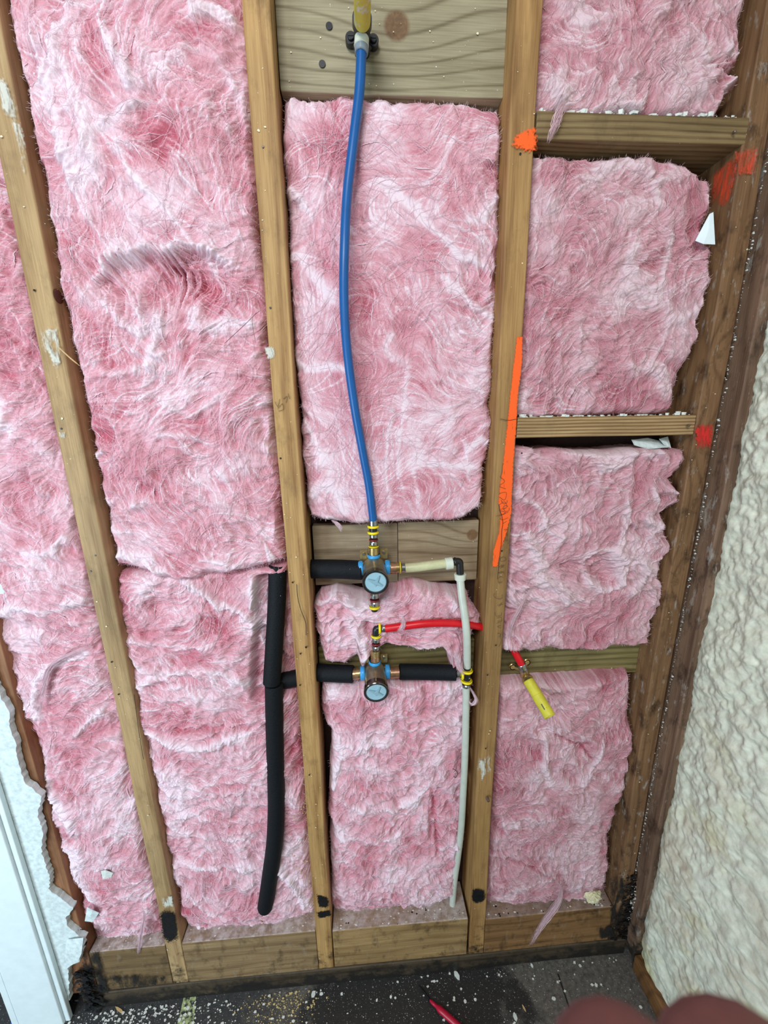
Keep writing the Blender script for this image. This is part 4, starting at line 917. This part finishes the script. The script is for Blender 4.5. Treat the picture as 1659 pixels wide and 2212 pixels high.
# peeled paper flaps
def flap(label, pix, Ys, mat=M_gyp, th=.0008, name='paper_flap', cat='drywall scrap', sub=None):
    pts = [P(a, b_, y) for (a, b_), y in zip(pix, Ys)]; b = MB(); c = sum(pts)/len(pts)+np.array([0, -.002, 0]); n = len(pts)
    V = pts+[c]; V2 = [v+np.array([0, th, 0]) for v in V]
    F = [(i, (i+1) % n, n) for i in range(n)]+[(n+1+(i+1) % n, n+1+i, 2*n+1) for i in range(n)]+[(i, n+1+i, n+1+(i+1) % n, (i+1) % n) for i in range(n)]
    b.add(V+V2, F); return tag(obj(name, b, mat), label, cat)
flap('small white paper scrap stuck between reddish stud and pink strip, near the floor', [(188, 1960), (200, 1966), (214, 1972), (200, 1992), (183, 1990)], [.0, -.004, .0, .0, .0])
flap('curled white paper tongue at the bottom of the torn drywall', [(145, 2030), (180, 2026), (176, 2060), (168, 2078), (146, 2090), (138, 2060)], [-.016, -.022, -.026, -.024, -.018, -.018])
flap('white drywall scrap caught against the corner stud, right of a pink batt', [(1533, 462), (1541, 458), (1545, 528), (1520, 527), (1502, 520)], [.004, .0, -.002, .0, .006], M_drywall)
flap('flat grey drywall scrap lying on the batt under the striped block', [(1366, 950), (1400, 946), (1440, 956), (1446, 966), (1400, 970), (1372, 962)], [.02, .03, .03, .012, .008, .012], M_gyp, .003)
flap('small pointed drywall scrap under the right end of the striped block', [(1425, 948), (1443, 943), (1450, 968), (1436, 962)], [.02, .03, .016, .014], M_gyp, .002)
flap('white scraps in the fibres of the far left strip', [(218, 1882), (228, 1880), (244, 1886), (240, 1896), (222, 1900)], [-.0, -.004, .0, .0, .0], M_plaster)
flap('white flake on the left edge of the frame at the drywall', [(0, 1262), (18, 1268), (22, 1280), (0, 1286)], [.006, .004, .006, .008], M_gyp)

# ------------------------------------------------------------------ beyond the wall end, low left
b = MB(); zc = PZ(0, 2062, 0); b.box(-2.2, XL-.001, zc[1], zc[1]+.02, 0, 2.75); struct(obj('wall_far', b, plain('far_wall_grey', srgb(96, 110, 120), .7, var=.1)))
tp = [PZ(15, 2225, .0012), PZ(52, 2225, .0012), PZ(76, 2150, .0012), PZ(60, 2140, .0012)]
b = MB(); b.prism(tp, (0, 0, -.001)); tag(obj('tape_strip', b, M_tape), 'strip of blue masking tape on dark floor beyond the white casing', 'tape')
q0 = P(0, 1958, zc[1]-.002); b = MB(); b.box(q0[0]-.04, q0[0]+.012, zc[1]-.003, zc[1]-.001, q0[2]-.02, q0[2]+.10); tag(obj('tape_strip', b, M_tape), 'scrap of blue tape on far wall at the left edge of the photo', 'tape')

# ------------------------------------------------------------------ crumbs, chips, dust
def crumbs(name, label, pts, mat, s0, s1, seed, flat=.5, cat='debris', parent=None):
    R_ = random.Random(seed); b = MB()
    for p in pts:
        s_ = s0+(s1-s0)*R_.random()**3; n = R_.choice((4, 5, 6)); a0 = R_.uniform(0, 6.28); asp = R_.uniform(.4, 1)
        top = []; bot = []
        for k in range(n):
            a = a0+2*math.pi*k/n; r_ = s_*R_.uniform(.6, 1.1); x, z = r_*math.cos(a), r_*asp*math.sin(a)
            top.append((x, z)); bot.append((x*.8, z*.8))
        h = s_*flat*R_.uniform(.4, 1); c, ax = p
        if ax == 'z': V = [(c[0]+x, c[1]+z, c[2]) for x, z in bot]+[(c[0]+x, c[1]+z, c[2]+h) for x, z in top]
        else: V = [(c[0]+x, c[1], c[2]+z) for x, z in bot]+[(c[0]+x, c[1]-h, c[2]+z) for x, z in top]
        b.add(V, [tuple(range(n)), tuple(range(2*n-1, n-1, -1))]+[(i, (i+1) % n, n+(i+1) % n, n+i) for i in range(n)])
    o = obj(name, b, mat, parent); 
    if parent is None: tag(o, label, cat)
    o['kind'] = 'stuff'; return o
R9 = random.Random(9)
pts = []
for _ in range(1500):
    if R9.random() < .62: x = R9.gauss(-.48, .12); y = -.012-abs(R9.gauss(0, .06))
    else: x = R9.uniform(-.58, .84); y = -.008-abs(R9.gauss(0, .09))
    pts.append(((x, min(y, -.006), .0005), 'z'))
crumbs('plaster_crumbs', 'white plaster crumbs scattered on the dark floor along the sole plate', pts, M_crumb, .0006, .0056, 1)
pts = [((R9.gauss(-.10, .055), -.012-abs(R9.gauss(.02, .03)), .0005), 'z') for _ in range(420)]
crumbs('sawdust', 'tan sawdust and chips heaped on the floor left of centre', pts, M_crumby, .0008, .0036, 2, .6)
pts = []
for (x0, x1, zt, n) in ((-.555, XA0-.004, .197, 70), (XA1+.004, XB0-.004, .199, 70), (XB1+.004, XC0-.010, .190, 110), (XC1+.004, XD0-.004, .182, 110)):
    for _ in range(n): pts.append(((R9.uniform(x0, x1), R9.uniform(.002, .04), zt), 'z'))
crumbs('block_crumbs', 'white and grey crumbs lying on the tops of the bottom blocks', pts, M_crumb, .0008, .0040, 3)
pts = [((R9.uniform(XC1+.004, XD0-.01), R9.uniform(.001, .016), 1.949), 'z') for _ in range(120)]
pts += [((R9.uniform(XC1+.004, XD0-.01), R9.uniform(.0, .012), 1.477), 'z') for _ in range(130)]
crumbs('ledge_crumbs', 'white plaster crumbs along the tops of the two upper right blocks', pts, M_plaster, .0012, .0075, 4, 1.0)
pts = [((R9.choice(((XA0+.003, XA1-.003), (XB0+.003, XB1-.003), (XC0+.004, XC1-.003), (XD0+.003, XD1)))), None) for _ in range(260)]
pts = [((R9.uniform(*p[0]), -.0012, R9.uniform(.08, 2.3)), 'y') for p in pts]
for _ in range(26): a = P(R9.uniform(620, 1080), R9.uniform(0, 190), .0392); pts.append(((a[0], a[1], a[2]), 'y'))
crumbs('paint_splashes', 'small cream paint splashes dotted over the stud faces', pts, plain('splash_cream', srgb(236, 228, 196), .5), .0005, .0026, 5, .3)
pts = []
for _ in range(240):
    u_ = R9.random(); a = P(R9.uniform(624, 668), R9.gauss(1750, 18) if u_ < .45 else R9.gauss(1880, 22), R9.uniform(.012, .02)); pts.append(((a[0], a[1]-.004, a[2]), 'y'))
crumbs('sawdust', 'tan sawdust caught in the pink fibres between black pipe and stud', pts, M_crumby, .0006, .0026, 6, .7)
pts = []
for _ in range(330): a = P(R9.uniform(60, 1480), R9.uniform(60, 1980), -.002); pts.append(((a[0], R9.uniform(.000, .016), a[2]), 'y'))
crumbs('glint_flecks', 'tiny white flecks added as glints over the pink insulation', pts, M_crumb, .0004, .0015, 7, .8)  # sparkle highlights on the fibres, modelled as white flecks
# black mould spots on block tops / right side
pts = [((R9.uniform(XC1+.004, XD0-.004), R9.uniform(.0, .03), .182), 'z') for _ in range(60)]+[((R9.uniform(XB1+.02, XC0-.01), R9.uniform(.0, .03), .190), 'z') for _ in range(30)]
crumbs('dark_crumbs', 'black crumbs on the two bottom blocks at the right', pts, M_tar, .001, .0035, 8)
# plaster ridge in the corner seam
pts = [((.8445+R9.gauss(0, .0012), -.0015, z), 'y') for z in np.linspace(.2, 2.4, 520) if R9.random() < .75]
pts = [((p[0][0], p[0][1], p[0][2]+R9.uniform(-.003, .003)), 'y') for p in pts]
crumbs('plaster_ridge', 'thin line of white plaster crumbs down the corner seam', pts, M_plaster, .0008, .0030, 10, 1.2)
pts = [((R9.gauss(.84, .012), R9.uniform(-.006, -.001), R9.uniform(.06, .30)), 'y') for _ in range(260)]
crumbs('tar_lumps', 'lumpy black tar and grime low in the right corner', pts, M_tar, .003, .011, 11, .2)
pts = [((R9.gauss(.848, .005), R9.uniform(-.010, -.002), R9.uniform(.14, .26)), 'y') for _ in range(34)]
crumbs('corner_plaster', 'pale plaster bits in the black grime of the right corner', pts, M_plaster, .0015, .006, 12, .5)
pts = [((R9.gauss(-.578, .012), R9.uniform(-.014, -.003), R9.uniform(.004, .15)), 'y') for _ in range(240)]
pts += [((R9.gauss(-.58, .012), R9.uniform(-.006, -.001), R9.uniform(.22, .29)), 'y') for _ in range(60)]
crumbs('tar_lumps', 'black charred looking lumps low in the left corner by the drywall', pts, M_tar, .003, .012, 13, .18)

def chip(label, px, py, L_, wd, ang, mat, name='plaster_chip', z=.0, th=.002, cat='debris'):
    c = PZ(px, py, z+.001); ca, sa = math.cos(ang), math.sin(ang); out = []
    for (u, v) in ((-1, 0), (-.5, .7), (.3, 1), (.8, .5), (1, -.1), (.4, -.8), (-.4, -.9)): out.append(np.array([c[0]+(u*L_*ca-v*wd*sa), c[1]+(u*L_*sa+v*wd*ca), z+.0006]))
    b = MB(); b.prism(out, (0, 0, th)); return tag(obj(name, b, mat), label, cat)
chip('large white plaster chip on the floor in front of the middle block', 987, 2107, .011, .006, 2.0, M_plaster)
chip('second white plaster chip, near the right end of the floor front', 1113, 2197, .008, .005, 1.6, M_plaster)
chip('white plaster chip close to the sole plate right of centre', 1149, 2086, .005, .003, 1.8, M_plaster)
chip('white plaster chip half way along the sawdust heap', 757, 2115, .006, .005, .4, M_plaster)
chip('squarish white plaster chip on the sawdust', 677, 2148, .007, .006, .9, M_plaster)
chip('pale wood splinter on the floor left of centre', 258, 2182, .016, .0028, -.45, M_splint, 'splinter', cat='splinter')
chip('tan wood sliver on the floor near the hand', 1132, 2178, .007, .002, 1.9, M_splint, 'splinter', cat='splinter')
# pale greenish paint streak on the floor
b = MB(); b.prism([PZ(398, 2150, .0008), PZ(424, 2152, .0008), PZ(414, 2240, .0008), PZ(376, 2240, .0008)], (0, 0, -.0006))
s = NT('streak'); n = s.noise(120, det=4); m_ = s.fin(srgb(196, 208, 150), .6, alpha=s.ramp(n, (.42, 0), (.6, .85)))
tag(obj('paint_streak', b, m_), 'pale greenish paint streak on the floor left of centre', 'paint')
# floor joint
b = MB(); b.prism([PZ(1204, 2104, .0006), PZ(1207, 2104, .0006), PZ(1232, 2180, .0006), PZ(1229, 2180, .0006)], (0, 0, -.0004)); struct(obj('trim_3', b, M_blk))
# red tool handle
c0, c1_, c2_ = PZ(928, 2160, .010), PZ(955, 2185, .012), PZ(1000, 2225, .013)
root = thing('tool_handle', 'glossy red handle lying on the black stained floor at the bottom edge', 'tool', (c2_[0], c2_[1], 0))
b = MB(); b.tube(curve_pts([c0, c1_, c2_, c2_*2-c1_], 5), [.0018]+[.004]*3+[.0072]*7+[.009]*5, 16, sx=1.0); obj('grip', b, M_magenta, root)
b = MB(); b.tube([PZ(905, 2128, .006), PZ(920, 2148, .008), c0], [.0015, .003, .0035], 10); obj('blade', b, M_tar, root)
# foam lump on the right block
c = P(1281, 1936, .010); b = MB(); Rm = random.Random(4); nn = 14
V = []; F = []
for i in range(nn+1):
    for j in range(2*nn):
        t = math.pi*i/nn; a = math.pi*j/nn; r_ = .017*(1+.22*(vnoise(np.array([t*.9+3]), np.array([math.sin(a)*1.6+5]), .45, 3)[0]-.5)*2+.12*Rm.uniform(-1, 1))
        V.append((c[0]+r_*1.25*math.sin(t)*math.cos(a), c[1]+r_*.7*math.sin(t)*math.sin(a), c[2]+r_*math.cos(t)))
for i in range(nn):
    for j in range(2*nn): F.append((i*2*nn+j, i*2*nn+(j+1) % (2*nn), (i+1)*2*nn+(j+1) % (2*nn), (i+1)*2*nn+j))
b.add(V, F, False); tag(obj('foam_lump', b, M_foamy), 'cream lump of hardened foam sitting on the orange brown bottom block', 'debris')

# hanging wisps of insulation
def wisp(label, pix, Ys, wdt, seed, mat=M_fib):
    R_ = random.Random(seed); cen = along(pix, Ys, 6); b = MB()
    for k in range(70):
        o_ = np.array([R_.gauss(0, wdt*.42), R_.gauss(0, wdt*.25), R_.gauss(0, wdt*.35)]); i0 = R_.randint(0, len(cen)//3); i1 = R_.randint(2*len(cen)//3, len(cen)-1)
        ps = [q_+o_*(.4+.8*math.sin(math.pi*(i/len(cen))))+np.array([R_.gauss(0, .0006), 0, 0]) for i, q_ in enumerate(cen)][i0:i1+1]; n = len(ps)
        ph_ = R_.uniform(0, 6.28); fr_ = R_.uniform(.2, .5); ps = [p_+np.array([math.sin(i*fr_+ph_)*wdt*.12, 0, 0]) for i, p_ in enumerate(ps)]
        b.tube(ps, [wdt*(.14 if k < 10 else .045)*max(.12, math.sin(math.pi*(i+.5)/n))*R_.uniform(.6, 1.2) for i in range(n)], 5, sx=.6)
    o = tag(obj('insulation_wisp', b, mat), label, 'insulation'); return o
wisp('long pink wisp hanging over the orange brown bottom block', [(1190, 1885), (1212, 1920), (1205, 1950), (1180, 1985), (1160, 2015), (1143, 2044)], [.004, -.006, -.008, -.008, -.008, -.006], .007, 1, M_fib_dim)
wisp('thin pink wisp hanging over the blackened left bottom block', [(300, 1950), (312, 1975), (306, 2010), (300, 2050), (298, 2062)], [.0, -.006, -.008, -.006, -.004], .004, 2)
wisp('pink wisp drooping along the orange striped stud above the red pipe', [(1150, 1265), (1125, 1310), (1106, 1350), (1095, 1395)], [.0, -.004, .002, .010], .005, 3, M_fib_dim)
wisp('white wisp dangling over the end of the highest right block', [(1225, 215), (1212, 235), (1200, 270), (1185, 310)], [-.004, -.010, -.012, -.010], .006, 4, M_fib_dim)
wisp('pink wisp lying over the red pipe', [(868, 1325), (872, 1345), (868, 1358), (860, 1362)], [.0, -.006, -.008, -.004], .005, 5)
wisp('pink wisp falling beside the white riser above the tee', [(990, 1390), (984, 1420), (996, 1450), (1004, 1456)], [.004, .0, -.004, .0], .005, 6)
wisp('pink curl hanging below the tee at the stud', [(1012, 1480), (1028, 1510), (1020, 1522), (1010, 1512)], [.01, .0, .0, .004], .004, 7)
wisp('pink tail hanging from the batt behind the blue pipe, onto the tan boards', [(716, 1124), (732, 1134), (737, 1148)], [.01, .004, .006], .004, 8)
wisp('curly pale tuft on the far left fibres, above the drywall', [(85, 1560), (92, 1500), (110, 1440), (160, 1410), (205, 1392)], [-.002, -.006, -.006, -.004, .0], .006, 9)
b = MB(); b.tube(curve_pts([P(554, 676, .0), P(530, 700, -.004), P(485, 742, .002)], 5), .0004, 5); b.tube(curve_pts([P(560, 672, .0), P(545, 690, -.006), P(552, 740, .002)], 5), .0003, 5)
tag(obj('black_hair', b, M_wire), 'thin dark hair on the pink insulation beside the second stud', 'hair')
b = MB(); b.tube(curve_pts([P(978, 1660, -.004), P(988, 1668, -.006), P(984, 1680, -.004), P(980, 1676, -.004)], 5), .0007, 5)
tag(obj('black_hair', b, M_wire), 'small dark hooked hair beside the lower white pipe', 'hair')

# ------------------------------------------------------------------ the hand in front of the lens
def cs(r_, u_, w_): return CAM+RT*r_+UP*u_+FW*w_
J = []; Ed = []; Rd = []
def jv(p, r_): J.append(tuple(p)); Rd.append(r_); return len(J)-1
wr_ = jv(cs(.075, -.185, -.020), .026); pm = jv(cs(.062, -.145, .004), .027); k0 = jv(cs(.052, -.118, .020), .022); Ed += [(wr_, pm), (pm, k0)]
fo_ = jv(cs(.105, -.30, -.10), .032); fo2 = jv(cs(.14, -.42, -.22), .040); Ed += [(wr_, fo_), (fo_, fo2)]
def finger(base, pts, rads):
    pv = base
    for p, r_ in zip(pts, rads): q_ = jv(cs(*p), r_); Ed.append((pv, q_)); pv = q_
finger(k0, [(.036, -.100, .036), (.0300, -.080, .041), (.0268, -.0655, .042), (.0262, -.0600, .0418)], [.0112, .0106, .0100, .0088])
finger(k0, [(.052, -.100, .038), (.0450, -.080, .042), (.0410, -.0665, .043), (.0402, -.0612, .0430)], [.0112, .0108, .0104, .0092])
finger(k0, [(.069, -.104, .036), (.0640, -.084, .040), (.0600, -.069, .043), (.0590, -.064, .0435)], [.0108, .0102, .0096, .0084])
finger(pm, [(.082, -.120, .026), (.0800, -.096, .034), (.0780, -.080, .038), (.0775, -.074, .039)], [.0095, .0080, .0074, .0064])
finger(pm, [(.030, -.150, .000), (.012, -.130, .006), (.002, -.112, .012), (-.001, -.104, .014)], [.0125, .0105, .0095, .0080])
base_ = np.array(J[pm]); me = bpy.data.meshes.new('hand'); me.from_pydata([tuple(np.array(j)-base_) for j in J], Ed, []); me.materials.append(M_skin)
ho = bpy.data.objects.new('hand', me); COL.objects.link(ho); ho.location = tuple(base_)
sk = ho.modifiers.new('skin', 'SKIN'); sk.use_smooth_shade = True
for i, r_ in enumerate(Rd):
    sv = me.skin_vertices[0].data[i]; sv.radius = (r_, r_); sv.use_root = (i == pm)
ss = ho.modifiers.new('subsurf', 'SUBSURF'); ss.levels = 2; ss.render_levels = 2
tag(ho, 'blurred fingers of a person held close in front of the lens, lower right', 'person')

# ------------------------------------------------------------------ groups of look-alikes
GR = {'wall_stud': 'framing studs of the open wall', 'insulation_batt': 'pink fibreglass batts between the studs', 'mixing_valve': 'shower valves', 'insulated_pipe': 'pipes in black foam sleeves',
      'white_pipe': 'white plastic pipes', 'stub_pipe': 'yellow pipe stubs', 'elbow_fitting': 'elbow fittings', 'drop_ear_elbow': 'drop ear elbows', 'plaster_chip': 'plaster chips on the floor', 'splinter': 'wood splinters',
      'paper_flap': 'drywall and paper scraps', 'insulation_wisp': 'loose hanging wisps of insulation', 'tape_strip': 'blue tape strips', 'black_hair': 'dark hairs on the insulation', 'nail': 'nails in the framing',
      'sole_plate': 'bottom planks on the floor', 'blocking': 'blocks between the studs', 'sawdust': 'sawdust', 'tar_lumps': 'black tar lumps'}
for o in list(bpy.data.objects):
    if o.parent is None and 'label' in o:
        k = o.name.split('.')[0]
        if k in GR and 'group' not in o: o['group'] = GR[k] if not (k == 'blocking' and 'bottom block' in o['label']) else 'bottom blocks on the sole plate'
